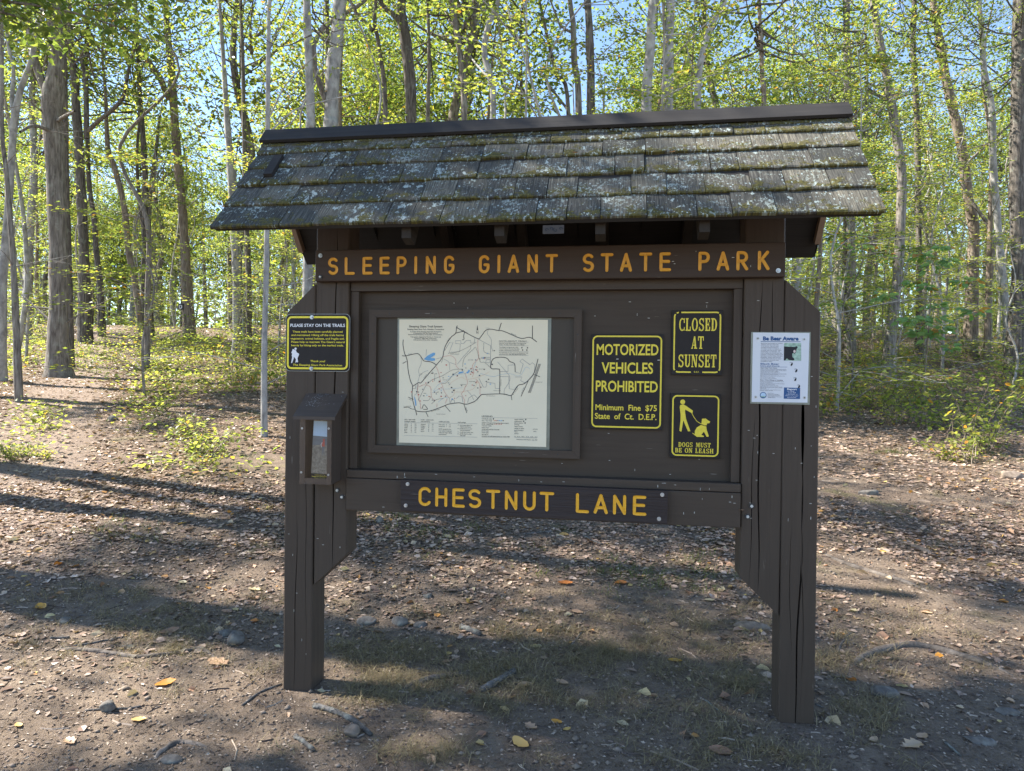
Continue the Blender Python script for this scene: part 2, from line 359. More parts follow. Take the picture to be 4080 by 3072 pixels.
# ------------------------------------------------------------------ ground
def trail_q(d):  # sideways centre of the trail at a distance
    return np.interp(d,[3,5,8,12,20,30],[-2.9,-3.9,-5.7,-8.0,-12.4,-18.0])
def sheet():
    tx=np.linspace(-1,1,400); ty=np.linspace(-1,1,470)
    X=np.sinh(tx*5.5); X=X*75/abs(X).max()+.3
    Y=np.sinh(ty*5.5); Y=Y*110/abs(Y).max()-.2
    gx,gy=np.meshgrid(X,Y); V=np.stack([gx,gy,gh(gx,gy)],-1).reshape(-1,3); n,m=len(X),len(Y)
    i=np.arange(m-1)[:,None]*n+np.arange(n-1)[None,:]; F=np.stack([i,i+1,i+n+1,i+n],-1).reshape(-1,4)
    d=(V[:,0]-CAM[0])*F2[0]+(V[:,1]-CAM[1])*F2[1]; l=(V[:,0]-CAM[0])*F2[1]-(V[:,1]-CAM[1])*F2[0]
    return G().add(V,F,0,np.where(d>3.5,np.exp(-((l-trail_q(d))/(.75+.15*vnoise(V[:,0],V[:,1],6)))**4),0)*np.clip((d-3.5)/2,0,1))
tag(obj('ground',sheet(),M['ground'],smooth=True),'brown forest floor rising gently behind the notice board','ground',kind='structure')

# ------------------------------------------------------------------ the roofed notice board
K=thing('notice_board',(0,.062,0),'dark brown timber notice board with a mossy shingled roof on two heavy posts','notice board')
def post_geo(u0,u1,v0,v1,z0,z1,cracks,seed,cut=None):
    """a square timber lofted upwards with drying cracks opened in its front face"""
    cracks=sorted(cracks); r=np.random.default_rng(seed); zs=np.linspace(z0,z1,44); g=G(); rings=[]
    ph=r.uniform(0,6,8); a=.006
    for z in zs:
        bow=.0015*math.sin(z*2.1+ph[0]); pts=[(u0+bow,v1-a),(u0+bow,v0+a),(u0+bow+a*.4,v0+a*.35),(u0+bow+a,v0)]
        for k,(fr,za,zb,w,dp) in enumerate(cracks):
            s=(z-za)/(zb-za); c=u0+(u1-u0)*fr+.006*math.sin(z*3.3+ph[1+k])+.003*math.sin(z*11+ph[2+k])+(z-z0)*.004*(1 if k%2 else -1)
            ww=.0003+(w*math.sin(PI*min(max(s,0),1))**.6 if 0<s<1 else 0); d=dp*ww/w
            pts+=[(c-ww/2,v0),(c,v0+d),(c+ww/2,v0)]
        pts+=[(u1+bow-a,v0),(u1+bow-a*.4,v0+a*.35),(u1+bow,v0+a),(u1+bow,v1-a),(u1+bow-a,v1),(u0+bow+a,v1)]
        rings.append([(p[0],p[1],z) for p in pts])
    n=len(rings[0]); V=np.array(rings).reshape(-1,3); m=len(zs)
    i=np.arange(m-1)[:,None]*n; j=np.arange(n)[None,:]; k=(j+1)%n
    F=np.stack([i+j,i+k,i+n+k,i+n+j],-1).reshape(-1,4)
    bm=bmesh.new(); bv=[bm.verts.new(p) for p in V]
    for f in F: bm.faces.new([bv[q] for q in f])
    bm.faces.new([bv[q] for q in range(n)][::-1]); bm.faces.new([bv[q] for q in range((m-1)*n,m*n)])
    if cut:
        co,no=cut; res=bmesh.ops.bisect_plane(bm,geom=bm.verts[:]+bm.edges[:]+bm.faces[:],plane_co=co,plane_no=no,clear_outer=True)
        bmesh.ops.holes_fill(bm,edges=[e for e in bm.edges if e.is_boundary],sides=0)
    bmesh.ops.recalc_face_normals(bm,faces=bm.faces[:])
    return from_bm(bm)
def specks(g,u0,u1,z0,z1,v,n,seed,mi):
    """stray paint chips and staples left in the timber"""
    r=np.random.default_rng(seed)
    for _ in range(n):
        u,z=r.uniform(u0,u1),r.uniform(z0,z1); w,h=(r.uniform(.006,.010),.0016) if r.random()<.55 else (r.uniform(.001,.0025),r.uniform(.003,.012))
        box(u-w/2,u+w/2,v-.0012,v+.002,z-h/2,z+h/2,mi=mi,g=g)
chL=(( -1.157,0,1.686),(-.69,0,.72)); chR=((1.157,0,1.686),(.69,0,.72))
pl=post_geo(-1.157,-1.017,0,.138,-.4,1.9,[(.42,-.05,.75,.004,.02),(.72,.1,1.35,.002,.01)],1,chL); specks(pl,-1.14,-1.03,.1,1.6,0,10,5,1)
obj('post',pl,[M['post'],M['nut']],K)
pr=post_geo(1.018,1.158,0,.138,-.4,1.9,[(.50,-.1,.98,.007,.03),(.62,.2,1.62,.003,.015),(.33,.3,.8,.002,.01)],2,chR); specks(pr,1.03,1.145,.8,1.6,0,10,6,1)
obj('post',pr,[M['post'],M['nut']],K)
il=post_geo(-1.0145,-.857,0.002,.1265,.3,2.36,[(.62,.53,2.05,.008,.04)],3,((-1.0145,0,.444),(.15,0,-.157))); specks(il,-1.0,-.87,.62,1.75,.002,8,7,1)
obj('side_timber',il,[M['post'],M['nut']],K)
ir=post_geo(.857,1.0155,0.002,.1265,.3,2.36,[(.42,.55,1.80,.007,.035),(.30,.6,1.25,.003,.015),(.75,1.5,1.82,.003,.02)],4,((1.0155,0,.444),(-.15,0,-.157))); specks(ir,.87,1.0,.7,1.75,.002,12,8,1)
obj('side_timber',ir,[M['post'],M['nut']],K)
rl=box(-.855,.855,-.012,.03,.8005,.944,.003); specks(rl,-.8,.84,.82,.93,-.012,26,9,1)
obj('lower_rail',rl,[M['rail'],M['nut']],K)
lg=box(-.855,.855,-.008,.055,.946,.982,.003); specks(lg,-.8,.8,.95,.98,-.008,14,10,1); obj('ledge',lg,[M['rail'],M['nut']],K)
pg=box(-.855,.855,.06,.085,.90,1.86,0); specks(pg,-.78,.8,1.0,1.78,.06,40,12,1); obj('back_panel',pg,[M['panel'],M['nut']],K)
obj('top_trim',box(-.855,.855,.018,.059,1.789,1.84,.002),M['rail'],K)
obj('side_trim',box(-.855,-.818,.022,.059,.983,1.788,.002),M['post'],K)
obj('side_trim',box(.820,.855,.022,.059,.983,1.788,.002),M['post'],K)
def bolt(u,v,z,r0,parent,washer=True,dark=True):
    g=G(); 
    if washer: tube([(u,v+.004,z),(u,v-.003,z)],r0,14,g=g,mi=0)
    tube([(u,v,z),(u,v-.009,z)],r0*.5,6,g=g,mi=1)
    obj('bolt',g,[M['bolt'] if dark else M['screw'],M['nut'] if dark else M['screw']],parent)
for u,z in ((.9002,.8916),(.885,.8476),(-.9015,.8854),(-.8785,.8557)): bolt(u,.002,z,.0125,K)
# letters routed with a round-nosed bit: hollow ribbons with round ends
def arc(cx,cy,rx,ry,a0,a1,n=12):
    return [(cx+rx*math.cos(math.radians(a)),cy+ry*math.sin(math.radians(a))) for a in np.linspace(a0,a1,n)]
def ribbon(path,w,at3,g,z0,hollow,closed=False):
    """at3 maps (x,y,height) to space"""
    P=np.array(path,float); d=np.linalg.norm(np.diff(P,axis=0),axis=1); s=np.concatenate([[0],np.cumsum(d)]); L=s[-1]; r=w/2
    cap=[-r,-r*.96,-r*.8,-r*.5]
    ss=np.array(cap+list(np.linspace(0,L,max(2,int(L/(w*.6)))))+[L-c for c in cap[::-1]]) if not hollow is None else np.array([])
    keep=np.unique(np.concatenate([ss,s])); X=[];hw=[]
    for q in keep:
        qq=min(max(q,0),L); x=np.array([np.interp(qq,s,P[:,0]),np.interp(qq,s,P[:,1])]); k=min(max(np.searchsorted(s,qq,side='right')-1,0),len(d)-1)
        t=(P[k+1]-P[k])/max(d[k],1e-9)
        if k>0 and abs(qq-s[k])<1e-9: t=t+(P[k]-P[k-1])/max(d[k-1],1e-9); t/=np.linalg.norm(t)
        x=x+t*(q-qq); e=-q if q<0 else (q-L if q>L else 0); X.append((x,t)); hw.append(max(math.sqrt(max(r*r-e*e,0)),r*.03))
    prof=[(-1,0),(-.55,-.75),(0,-1),(.55,-.75),(1,0)]; V=[]
    for (x,t),h in zip(X,hw):
        nrm=np.array([-t[1],t[0]])
        for a,b in prof: p=x+nrm*a*h; V.append(at3(p[0],p[1],z0+b*hollow*h/r))
    m=len(X); i=np.arange(m-1)[:,None]*5; j=np.arange(4)[None,:]
    g.add(V,np.stack([i+j,i+j+5,i+j+6,i+j+1],-1).reshape(-1,4))
W_=.56
GL={'S':[arc(.28,.745,.26,.245,35,180,9)+arc(.28,.745,.26,.235,180,270,6)[1:]+arc(.28,.265,.27,.245,90,0,6)+arc(.28,.265,.27,.255,0,-145,9)[1:]],
 'L':[[(.04,1),(.04,0),(.56,0)]],'E':[[(.54,1),(.04,1),(.04,0),(.56,0)],[(.04,.52),(.5,.52)]],
 'P':[[(.04,0),(.04,1),(.3,1)]+arc(.3,.74,.24,.26,90,-90,9)[1:]+[(.04,.48)]],'I':[[(.28,0),(.28,1)]],
 'N':[[(.03,0),(.03,1)],[(.03,1),(.53,0)],[(.53,0),(.53,1)]],
 'G':[arc(.29,.72,.26,.28,28,180,9)+arc(.29,.28,.26,.28,180,360,12)+[(.55,.46),(.34,.46)]],
 'A':[[(0,0),(.28,1)],[(.28,1),(.56,0)],[(.1,.28),(.46,.28)]],'T':[[(-.02,1),(.58,1)],[(.28,1),(.28,0)]],
 'R':[[(.04,0),(.04,1),(.3,1)]+arc(.3,.74,.24,.26,90,-90,9)[1:]+[(.04,.48)],[(.26,.48),(.55,0)]],
 'K':[[(.04,0),(.04,1)],[(.5,1),(.05,.42)],[(.2,.58),(.54,0)]],
 'C':[arc(.3,.72,.27,.28,28,180,9)+arc(.3,.28,.27,.28,180,332,9)],'H':[[(.04,0),(.04,1)],[(.54,0),(.54,1)],[(.04,.52),(.54,.52)]],
 'U':[[(.04,1),(.04,.3)]+arc(.29,.28,.25,.28,180,360,9)+[(.54,.3),(.54,1)]]}
def routed(name,text,centres,zb,h,wid,w,v,mt,parent):
    g=G(); k=0
    for ch,u in zip(text,centres):
        for st in GL[ch]:
            P=[(u+(x-.28)*wid/.56,zb+y*h) for x,y in st]; k+=1
            ribbon(P,w,lambda x,y,d:(x,v-d,y),g,.0022+.00002*(k%7),.0016)
    obj(name,g,mt,parent,smooth=False)
HB=thing('name_board',(0,-.02,1.826),'long dark brown board with ochre routed letters naming the state park, under the roof','name board')
hb=box(-1.001,1.007,-.04,-.0005,1.8265,1.967,.004); specks(hb,-.9,.9,1.84,1.95,-.04,5,13,1); obj('board',hb,[M['header'],M['nut']],HB)
HC=[-.9147,-.8378,-.7548,-.6755,-.5975,-.5324,-.4642,-.3824,-.2277,-.163,-.0996,-.0174,.064,.2185,.2959,.3746,.4545,.533,.6887,.764,.8386,.9218]
for w0,a,b in (('SLEEPING',0,8),('GIANT',8,13),('STATE',13,18),('PARK',18,22)): routed('lettering',w0,HC[a:b],1.8605,.0655,.037,.0128,-.04,M['yellowpaint'],HB)
for u,z in ((-.9754,1.942),(-.9743,1.8461),(.9792,1.8518)): bolt(u,-.04,z,.0095,HB,dark=z<1.9 and u<0)
LB=thing('name_board',(0,-.03,.81),'short dark grained board with golden routed letters naming the lane, fixed to the lower rail','name board')
obj('board',prism([(-.586,.8155),(.559,.8105),(.559,.9475),(-.588,.9505)],-.046,-.0125),M['lane'],LB)
LC=[-.4778,-.4035,-.327,-.254,-.1738,-.095,-.0169,.0585,.2075,.2857,.3632,.444]
for w0,a,b in (('CHESTNUT',0,8),('LANE',8,12)): routed('lettering',w0,LC[a:b],.8475,.070,.046,.0130,-.046,M['laneyellow'],LB)
for u,z in ((-.5556,.9341),(.5366,.9313),(-.5632,.8392),(.5251,.8307)): bolt(u,-.046,z,.0085,LB,dark=False)

# roof
SL=1.20; RA=math.atan(SL); VE,ZE=-.36,1.99; VR=.062; ZR=ZE+SL*(VR-VE); cA,sA=math.cos(RA),math.sin(RA)
def slope(u,s,n,side=1):
    """point on the roof: s metres up from the eave along the slope, n metres out from it; side -1 is the back"""
    y=VE+s*cA-n*sA; z=ZE+s*sA+n*cA
    return (u,y if side>0 else 2*VR-y,z)
def slab(u0,u1,s0,s1,n0,n1,side=1,g=None,mi=0):
    g=g or G(); V=[slope(u,s,n,side) for n in (n0,n1) for u,s in ((u0,s0),(u1,s0),(u1,s1),(u0,s1))]
    F=np.array([[3,2,1,0],[4,5,6,7],[0,1,5,4],[1,2,6,5],[2,3,7,6],[3,0,4,7]])
    return g.add(V,F if side>0 else F[:,::-1],mi)
LEN=(VR-VE)/cA; UL,UR=-1.300,1.262
JO=[[-1.003,-.864,-.708,-.561,-.456,-.34,-.156,.032,.149,.274,.445,.625,.748,.9,1.033],[-1.16,-1.002,-.802,-.608,-.445,-.312,-.065,.061,.181,.387,.521,.662,.832,.952,1.109],
 [-1.19,-1.057,-.88,-.719,-.563,-.423,-.239,-.093,.008,.131,.323,.44,.572,.693,.799,1.069],[-1.15,-.954,-.802,-.646,-.415,-.233,-.044,.109,.272,.445,.648,.862,.974,1.141],
 [-1.18,-1.049,-.892,-.731,-.573,-.386,-.279,-.102,.049,.2,.349,.504,.8,.926,1.106],[-.9,-.6,-.3,0,.3,.6,.9]]
SB=[.008,.149,.2915,.4265,.5395,.60]
def roof_side(side,seed):
    r=np.random.default_rng(seed); g=G(); uv=[]; al=[]
    rows=[[UL]+j+[1.1]*0+[UR] for j in JO]
    for c,row in enumerate(rows):
        s0=SB[c]; L=.22 if c<3 else (.18 if c==3 else (.108 if c==4 else .05))
        for a,b in zip(row[:-1],row[1:]):
            gap=r.uniform(.0012,.0045); ds=r.normal(0,.0022); th=r.uniform(.0075,.012); tilt=r.normal(0,.0015); tt=r.uniform(0,1); lift=r.uniform(0,.002)
            n_=7; us=np.linspace(a+gap*.5,b-gap*.5,n_); ed=r.normal(0,.0013,n_); top=s0+L
            # butt thickness at n from .006 up, tapering under the course above
            ss=[0,.006,.06 if L>.1 else .02,.12 if L>.13 else L*.8,L]; base=.007; V=[]
            for k,sx in enumerate(ss):
                nn=base+th+lift-(sx/.14)*.012*(1 if c<6 else 1)
                for q in range(n_):
                    e=ed[q] if k<2 else 0; z=nn-(.0035 if k==0 else 0)+tilt*(q/(n_-1)-.5)+r.normal(0,.0004)
                    V.append(slope(us[q],s0+ds+e+sx,z,side))
            for q in range(n_): V.append(slope(us[q],s0+ds+ed[q]+.001,base+lift-.004,side))
            for q in range(n_): V.append(slope(us[q],top,base-.03,side))
            m=len(ss); F=[]
            for k in range(m-1):
                for q in range(n_-1): F.append([k*n_+q,k*n_+q+1,(k+1)*n_+q+1,(k+1)*n_+q])
            for q in range(n_-1): F.append([m*n_+q,m*n_+q+1,q+1,q])
            F=np.array(F); sideL=[[0,n_*1,n_*2,n_*3,n_*4,(m+1)*n_,m*n_]]; sideR=[[x+n_-1 for x in sideL[0]][::-1]]
            if side<0: F=F[:,::-1]
            k0=g.n; g.add(V,F,0,tt); g.f.append((np.array(sideL)+k0,0)); g.f.append((np.array(sideR)+k0,0))
            o1,o2=r.uniform(0,3,2)
            for k,sx in enumerate(ss+[0,L]):
                for q in range(n_): uv.append((us[q]+o1,sx+c*.31+o2)); al.append(min(1,sx/.14))
    return g,np.array(uv),np.array(al)
RF=bpy.data.objects.new('roof',None); link(RF,K)
def roof_obj(side,seed):
    g,uv,al=roof_side(side,seed); o=obj('shingles',g,M['shingle'],RF); me=o.data
    lv=np.empty(len(me.loops),np.int32); me.loops.foreach_get('vertex_index',lv)
    l=me.uv_layers.new(name='uv'); l.data.foreach_set('uv',uv[lv].astype(np.float32).ravel())
    a=me.attributes.new('along','FLOAT','POINT'); a.data.foreach_set('value',al.astype(np.float32))
roof_obj(1,3); roof_obj(-1,4)
ls=slab(-1.19,-1.15,.350,.50,.010,.030); lo=obj('loose_shingle',ls,M['cap'],RF)
dk=slab(UL+.012,UR-.012,.012,LEN-.01,-.012,.004); slab(UL+.012,UR-.012,.012,LEN-.01,-.012,.004,-1,dk); obj('decking',dk,M['soffit'],RF)
for u in (-.49,-.115,.274,.657):
    for sd in (1,-1):
        g=G(); poly=[(VE+.05,1.955),(VE+.105,1.938),(VR,ZR-.105),(VR,ZR-.02),(VE+.05,ZE+.05*SL-.022)]
        if sd<0: poly=[(2*VR-y,z) for y,z in poly][::-1]
        obj('rafter',prism([(y,z) for y,z in poly],u-.019,u+.019,'x'),M['rafter'],RF)
for u in (UL+.006,UR-.030):
    for sd in (1,-1): obj('barge_board',slab(u,u+.024,.10,LEN-.02,-.045,-.0125,sd),M['rake'] if True else 0,RF)
cp=G()
for sd in (1,-1):
    P=[slope(0,LEN-.046,.024)[1:],slope(0,LEN-.046,.038)[1:],slope(0,LEN+.038*SL,.038)[1:],slope(0,LEN+.024*SL,.024)[1:]]
    prism([(y if sd>0 else 2*VR-y,z) for y,z in P],UL-.004,UR+.004,'x',g=cp)
obj('ridge_board',cp,M['cap'],K)
tg=thing('metal_tag',(.10,-.353,1.945),'small pale square tag with a dark scroll pattern under the roof edge','tag')
obj('plate',box(.060,.140,-.356,-.353,1.950,1.982,0),M['tag'],tg)
g=G()
for cx,cy,rr,a0 in ((.074,1.965,.007,0),(.091,1.969,.008,150),(.109,1.964,.009,40),(.127,1.968,.007,220)):
    ribbon([(cx+rr*(1-t/9)*math.cos(a0+t*.7),cy+rr*(1-t/9)*math.sin(a0+t*.7)) for t in range(8)],.0032,lambda x,y,d:(x,-.356-d,y),g,.0012,.0)
obj('scroll_pattern',g,M['bearblack'],tg)

# ------------------------------------------------------------------ signs and papers
_cap=[None]
def text(body,h,x,y,align='L',width=None,bold=0.0,shear=0.0,ang=0.0,plane=None,g=None,mi=0,sp_=1.0):
    """flat lettering: cap height h, baseline at (x,y), optionally squeezed to a width; plane maps (x,y) to space"""
    cu=bpy.data.curves.new('lettering','FONT'); cu.body=body; cu.size=1; cu.offset=bold; cu.shear=shear; cu.space_character=sp_; cu.resolution_u=3
    o=bpy.data.objects.new('lettering',cu); scene.collection.objects.link(o); bpy.context.view_layer.update()
    me=bpy.data.meshes.new_from_object(o.evaluated_get(bpy.context.evaluated_depsgraph_get()))
    V=np.array([v.co[:2] for v in me.vertices]).reshape(-1,2); F=[list(p.vertices) for p in me.polygons]
    bpy.data.objects.remove(o); bpy.data.curves.remove(cu); bpy.data.meshes.remove(me)
    if not len(V): return g
    x0,x1=V[:,0].min(),V[:,0].max(); s=h/.729; V=(V-[x0,0])*s; w=(x1-x0)*s
    if width: V[:,0]*=width/w; w=width
    V[:,0]-={'L':0,'C':w/2,'R':w}[align]
    if ang: c,sn=math.cos(ang),math.sin(ang); V=V@np.array([[c,sn],[-sn,c]])
    by={}
    for f in F: by.setdefault(len(f),[]).append(f)
    k=g.n; g.add(np.array([plane(x+a,y+b) for a,b in V]),np.zeros((0,3),int),mi); g.f.pop()
    for n,L in by.items(): g.f.append((np.array(L)+k,mi))
    return g
def line(path,w,plane,g,mi=0,dash=None):
    """flat stroke (mitred), optionally dashed"""
    P=np.array(path,float); d=np.linalg.norm(np.diff(P,axis=0),axis=1); s=np.concatenate([[0],np.cumsum(d)])
    segs=[(0,s[-1])] if not dash else [(a,min(a+dash[0],s[-1])) for a in np.arange(0,s[-1],dash[0]+dash[1])]
    for a,b in segs:
        q=np.unique(np.concatenate([[a,b],s[(s>a)&(s<b)]])); X=np.stack([np.interp(q,s,P[:,0]),np.interp(q,s,P[:,1])],-1)
        if len(X)<2: continue
        t=unit(np.gradient(X,axis=0)); nn=np.stack([-t[:,1],t[:,0]],-1)*w/2; n=len(X)
        V=[plane(*p) for p in X-nn]+[plane(*p) for p in X+nn]
        g.add(V,np.array([[i,i+1,n+i+1,n+i] for i in range(n-1)]),mi)
def poly(pts,plane,g,mi=0): g.add([plane(*p) for p in pts],[list(range(len(pts)))],mi)
def disc(cx,cy,r,plane,g,mi=0,n=16,ry=None): poly(arc(cx,cy,r,ry or r,0,360,n+1)[:-1],plane,g,mi)
def rrect(x0,x1,y0,y1,r,n=7):
    return arc(x1-r,y1-r,r,r,0,90,n)+arc(x0+r,y1-r,r,r,90,180,n)+arc(x0+r,y0+r,r,r,180,270,n)+arc(x1-r,y0+r,r,r,270,360,n)
def ringband(x0,x1,y0,y1,r,w,plane,g,mi=0):
    A=rrect(x0,x1,y0,y1,r); B=rrect(x0+w,x1-w,y0+w,y1-w,max(r-w,.001)); n=len(A)
    g.add([plane(*p) for p in A]+[plane(*p) for p in B],np.array([[i,(i+1)%n,n+(i+1)%n,n+i] for i in range(n)]),mi)
def at_v(v): return lambda x,y:(x,v,y)
def crop(c,du,dv,v):
    """maps a point measured in an enlarged look at a sign to the sign's plane; c = its four corners there (tl,tr,br,bl), du,dv = the plane extents"""
    A=[];b=[]
    for (x,y),(u,w) in zip(c,((du[0],dv[1]),(du[1],dv[1]),(du[1],dv[0]),(du[0],dv[0]))):
        A+=[[x,y,1,0,0,0,-u*x,-u*y],[0,0,0,x,y,1,-w*x,-w*y]]; b+=[u,w]
    h=np.linalg.solve(np.array(A,float),np.array(b)); 
    return lambda x,y:((h[0]*x+h[1]*y+h[2])/(h[6]*x+h[7]*y+1),v,(h[3]*x+h[4]*y+h[5])/(h[6]*x+h[7]*y+1))
def flat2(f): return lambda x,y:(f(x,y)[0],f(x,y)[2])
# --- motor vehicles sign
V0=.0425
def board_sign(name,label,u0,u1,z0,z1,v0=.045,v1=.0595):
    t=thing(name,((u0+u1)/2,v1,z0),label,'sign'); obj('board',box(u0,u1,v0,v1,z0,z1,.0015),M['signdark'],t); return t
S1=board_sign('warning_sign','tall dark sign with yellow words prohibiting motorized vehicles',.2315,.5387,1.1905,1.600)
pv=at_v(.0442); g=G(); ringband(.2375,.5325,1.1975,1.594,.022,.0065,pv,g); obj('border',g,M['signyellow'],S1)
for s_,z,a,b,h,bo in (('MOTORIZED',1.5115,.256,.5175,.0478,.019),('VEHICLES',1.4325,.278,.4965,.0478,.019),('PROHIBITED',1.3535,.2545,.517,.0478,.019),('Minimum  Fine  $75',1.2725,.2545,.5145,.0255,.016),('State  of  Ct.  D.E.P.',1.2345,.2525,.5135,.0255,.016)):
    g=G(); text(s_,h,a,z,'L',b-a,bo,0,0,pv,g); obj('lettering',g,M['signyellow'],S1)
for u,z in ((.345,1.493),(.519,1.490)): obj('staple',box(u-.005,u+.005,.0425,.0448,z-.0015,z+.0015),M['nut'],S1)
# --- slab letters for the two small signs: strokes (x,y,half widths) on a unit cap height
def slab_word(word,x0,x1,y0,h,plane,g,space=.30):
    T,S_=.19,.11
    def bar(x0,x1,y0,y1): return [(x0,y0),(x1,y0),(x1,y1),(x0,y1)]
    def bowl(cx,cy,rx,ry,a0,a1,w0,w1,n=14):
        A=arc(cx,cy,rx,ry,a0,a1,n); B=arc(cx,cy,rx-w0,ry-w1,a0,a1,n); return [[A[i],A[i+1],B[i+1],B[i]] for i in range(n-1)]
    def stem(x,serif=True,w=T):
        o=[bar(x,x+w,0,1)]
        if serif: o+=[bar(x-.07,x+w+.07,0,.085),bar(x-.07,x+w+.07,.915,1)]
        return o
    D={}
    D['C']=(bowl(.36,.5,.36,.52,55,305,.17,.10)+[bar(.56,.66,.62,1.0),bar(.58,.66,0.02,.30)],.68)
    D['G']=(bowl(.36,.5,.36,.52,55,330,.17,.10)+[bar(.56,.66,.64,1.0),bar(.50,.67,.0,.42),bar(.42,.74,.38,.46)],.74)
    D['O']=(bowl(.36,.5,.36,.52,0,360,.17,.10,25),.72)
    D['S']=(bowl(.32,.74,.29,.27,20,180,.15,.095)+bowl(.32,.74,.29,.27,180,270,.15,.12,7)+bowl(.33,.265,.31,.28,90,0,.16,.12,7)+bowl(.33,.265,.31,.28,0,-160,.16,.095)+[bar(.52,.60,.68,1.0),bar(.03,.11,0,.32)],.65)
    D['L']=(stem(.07)+[bar(.07,.60,0,.10),bar(.50,.60,0,.34)],.62); D['E']=(stem(.07)+[bar(.07,.58,0,.10),bar(.48,.60,0,.32),bar(.07,.57,.90,1),bar(.47,.57,.70,1),bar(.2,.46,.46,.55),bar(.40,.47,.36,.66)],.62)
    D['D']=(stem(.07)+[bar(.2,.34,0,.10),bar(.2,.34,.90,1)]+bowl(.32,.5,.36,.5,-90,90,.18,.10),.70)
    D['A']=([[(.03,0),(.13,0),(.37,1),(.30,1)],[(.40,0),(.60,0),(.44,1),(.28,1)],bar(.14,.50,.24,.33),bar(-.03,.20,0,.08),bar(.33,.68,0,.08)],.67)
    D['T']=([bar(.24,.24+T,0,1),bar(.15,.52,0,.085),bar(0,.67,.90,1),bar(0,.085,.66,1),bar(.585,.67,.66,1)],.67)
    D['U']=([bar(.08,.08+T,.28,1),bar(0,.34,.915,1),bar(.55,.64,.28,1),bar(.48,.72,.915,1)]+bowl(.36,.29,.28,.30,180,360,.17,.10),.72)
    D['N']=([bar(.08,.17,0,1),bar(0,.27,0,.085),bar(0,.2,.915,1),[(.06,1),(.28,1),(.66,0),(.50,0)],bar(.56,.66,0,1),bar(.46,.76,.915,1)],.76)
    D['M']=([bar(.08,.17,0,1),bar(0,.26,0,.085),bar(0,.2,.915,1),[(.1,1),(.28,1),(.50,.1),(.38,.1)],[(.40,.1),(.50,.1),(.68,1),(.60,1)],bar(.62,.80,0,1),bar(.54,.88,0,.085),bar(.7,.88,.915,1)],.88)
    D['B']=(stem(.07)+[bar(.2,.36,0,.09),bar(.2,.36,.91,1),bar(.2,.36,.46,.55)]+bowl(.33,.735,.29,.265,-90,90,.16,.09)+bowl(.34,.27,.33,.275,-90,90,.17,.09),.68)
    D['P']=(stem(.07)+[bar(.2,.36,.91,1),bar(.2,.36,.42,.51)]+bowl(.33,.71,.31,.29,-90,90,.16,.09),.66)
    D['H']=(stem(.07)+stem(.50)+[bar(.2,.55,.46,.56)],.76); D['.']=([bar(.04,.17,0,.14)],.2); D[' ']=([],space)
    tot=sum(D[c][1]+.10 for c in word)-.10; sx=(x1-x0)/tot; x=x0; k=0
    for c in word:
        for p in D[c][0]:
            k+=1; e=.00001*(k%9); g.add([(lambda q:(q[0],q[1]-e,q[2]))(plane(x+a*sx,y0+b*h)) for a,b in p],[list(range(len(p)))])
        x+=(D[c][1]+.10)*sx
S2=board_sign('closing_sign','small dark sign saying closed at sunset, above the dog sign',.572,.7805,1.428,1.702)
g=G(); a0,a1,b0,b1=.5795,.7735,1.4375,1.696
for pth in ([(a0+.02,b1-.003),(a1-.02,b1-.003)]+arc(a1-.02,b1-.0215,.0185,.0185,85,58,4),arc(a1-.0215,b1-.0215,.0185,.0185,35,0,4)+[(a1-.003,b0+.024)]+arc(a1-.0215,b0+.0215,.0185,.0185,0,-35,4),
            arc(a1-.0215,b0+.0215,.0185,.0185,-58,-90,4)+[(.70,b0+.003)],[(.653,b0+.003)]+arc(a0+.0215,b0+.0215,.0185,.0185,-90,-122,4),arc(a0+.0215,b0+.0215,.0185,.0185,-145,-180,4)+[(a0+.003,b1-.024)]+arc(a0+.0215,b1-.0215,.0185,.0185,180,145,4),arc(a0+.0215,b1-.0215,.0185,.0185,122,90,4)+[(a0+.03,b1-.003)]):
    line(pth,.006,pv,g)
obj('border',g,M['signyellow'],S2)
for w0,a,b,z,h in (('CLOSED',.6015,.7575,1.6150,.0535),('AT',.6535,.7035,1.5395,.0525),('SUNSET',.6005,.7565,1.4615,.0535),('D.E.P.',.6655,.6880,1.4385,.006)):
    g=G(); slab_word(w0,a,b,z,h,pv,g); obj('lettering',g,M['signyellow'],S2)
S3=board_sign('leash_sign','small dark sign with a yellow walker and leashed dog, lowest on the right',.571,.7775,1.076,1.3495)
g=G(); ringband(.5785,.7715,1.0845,1.3425,.021,.006,pv,g); obj('border',g,M['signyellow'],S3)
cm=crop(((880,935),(1395,938),(1385,1592),(875,1580)),(.571,.7775),(1.076,1.3495),.0442)
cf=flat2(cm); g=G(); disc(*cf(1004,1021),.0102,pv,g)
poly([cf(*p) for p in ((978,1052),(1012,1046),(1040,1062),(1108,1108),(1104,1136),(1030,1098),(1028,1120),(1040,1195),(1084,1315),(1060,1318),(1012,1208),(992,1322),(972,1312),(982,1215),(984,1150),(974,1075))],pv,g)
line([cf(*p) for p in ((1098,1134),(1120,1175),(1150,1215),(1190,1240),(1222,1248))],.0022,lambda x,y:(x,.0440,y),g)
poly([cf(*p) for p in ((1202,1190),(1240,1186),(1262,1204),(1286,1216),(1278,1232),(1254,1236),(1250,1254),(1228,1256),(1196,1240))],pv,g)
poly([cf(*p) for p in ((1192,1252),(1246,1266),(1250,1300),(1270,1358),(1268,1370),(1248,1368),(1222,1318),(1212,1330),(1196,1352),(1222,1362),(1220,1372),(1150,1372),(1106,1338),(1104,1330),(1128,1346),(1130,1312),(1150,1276))],lambda x,y:(x,.0441,y),g)
obj('pictogram',g,M['signyellow'],S3)
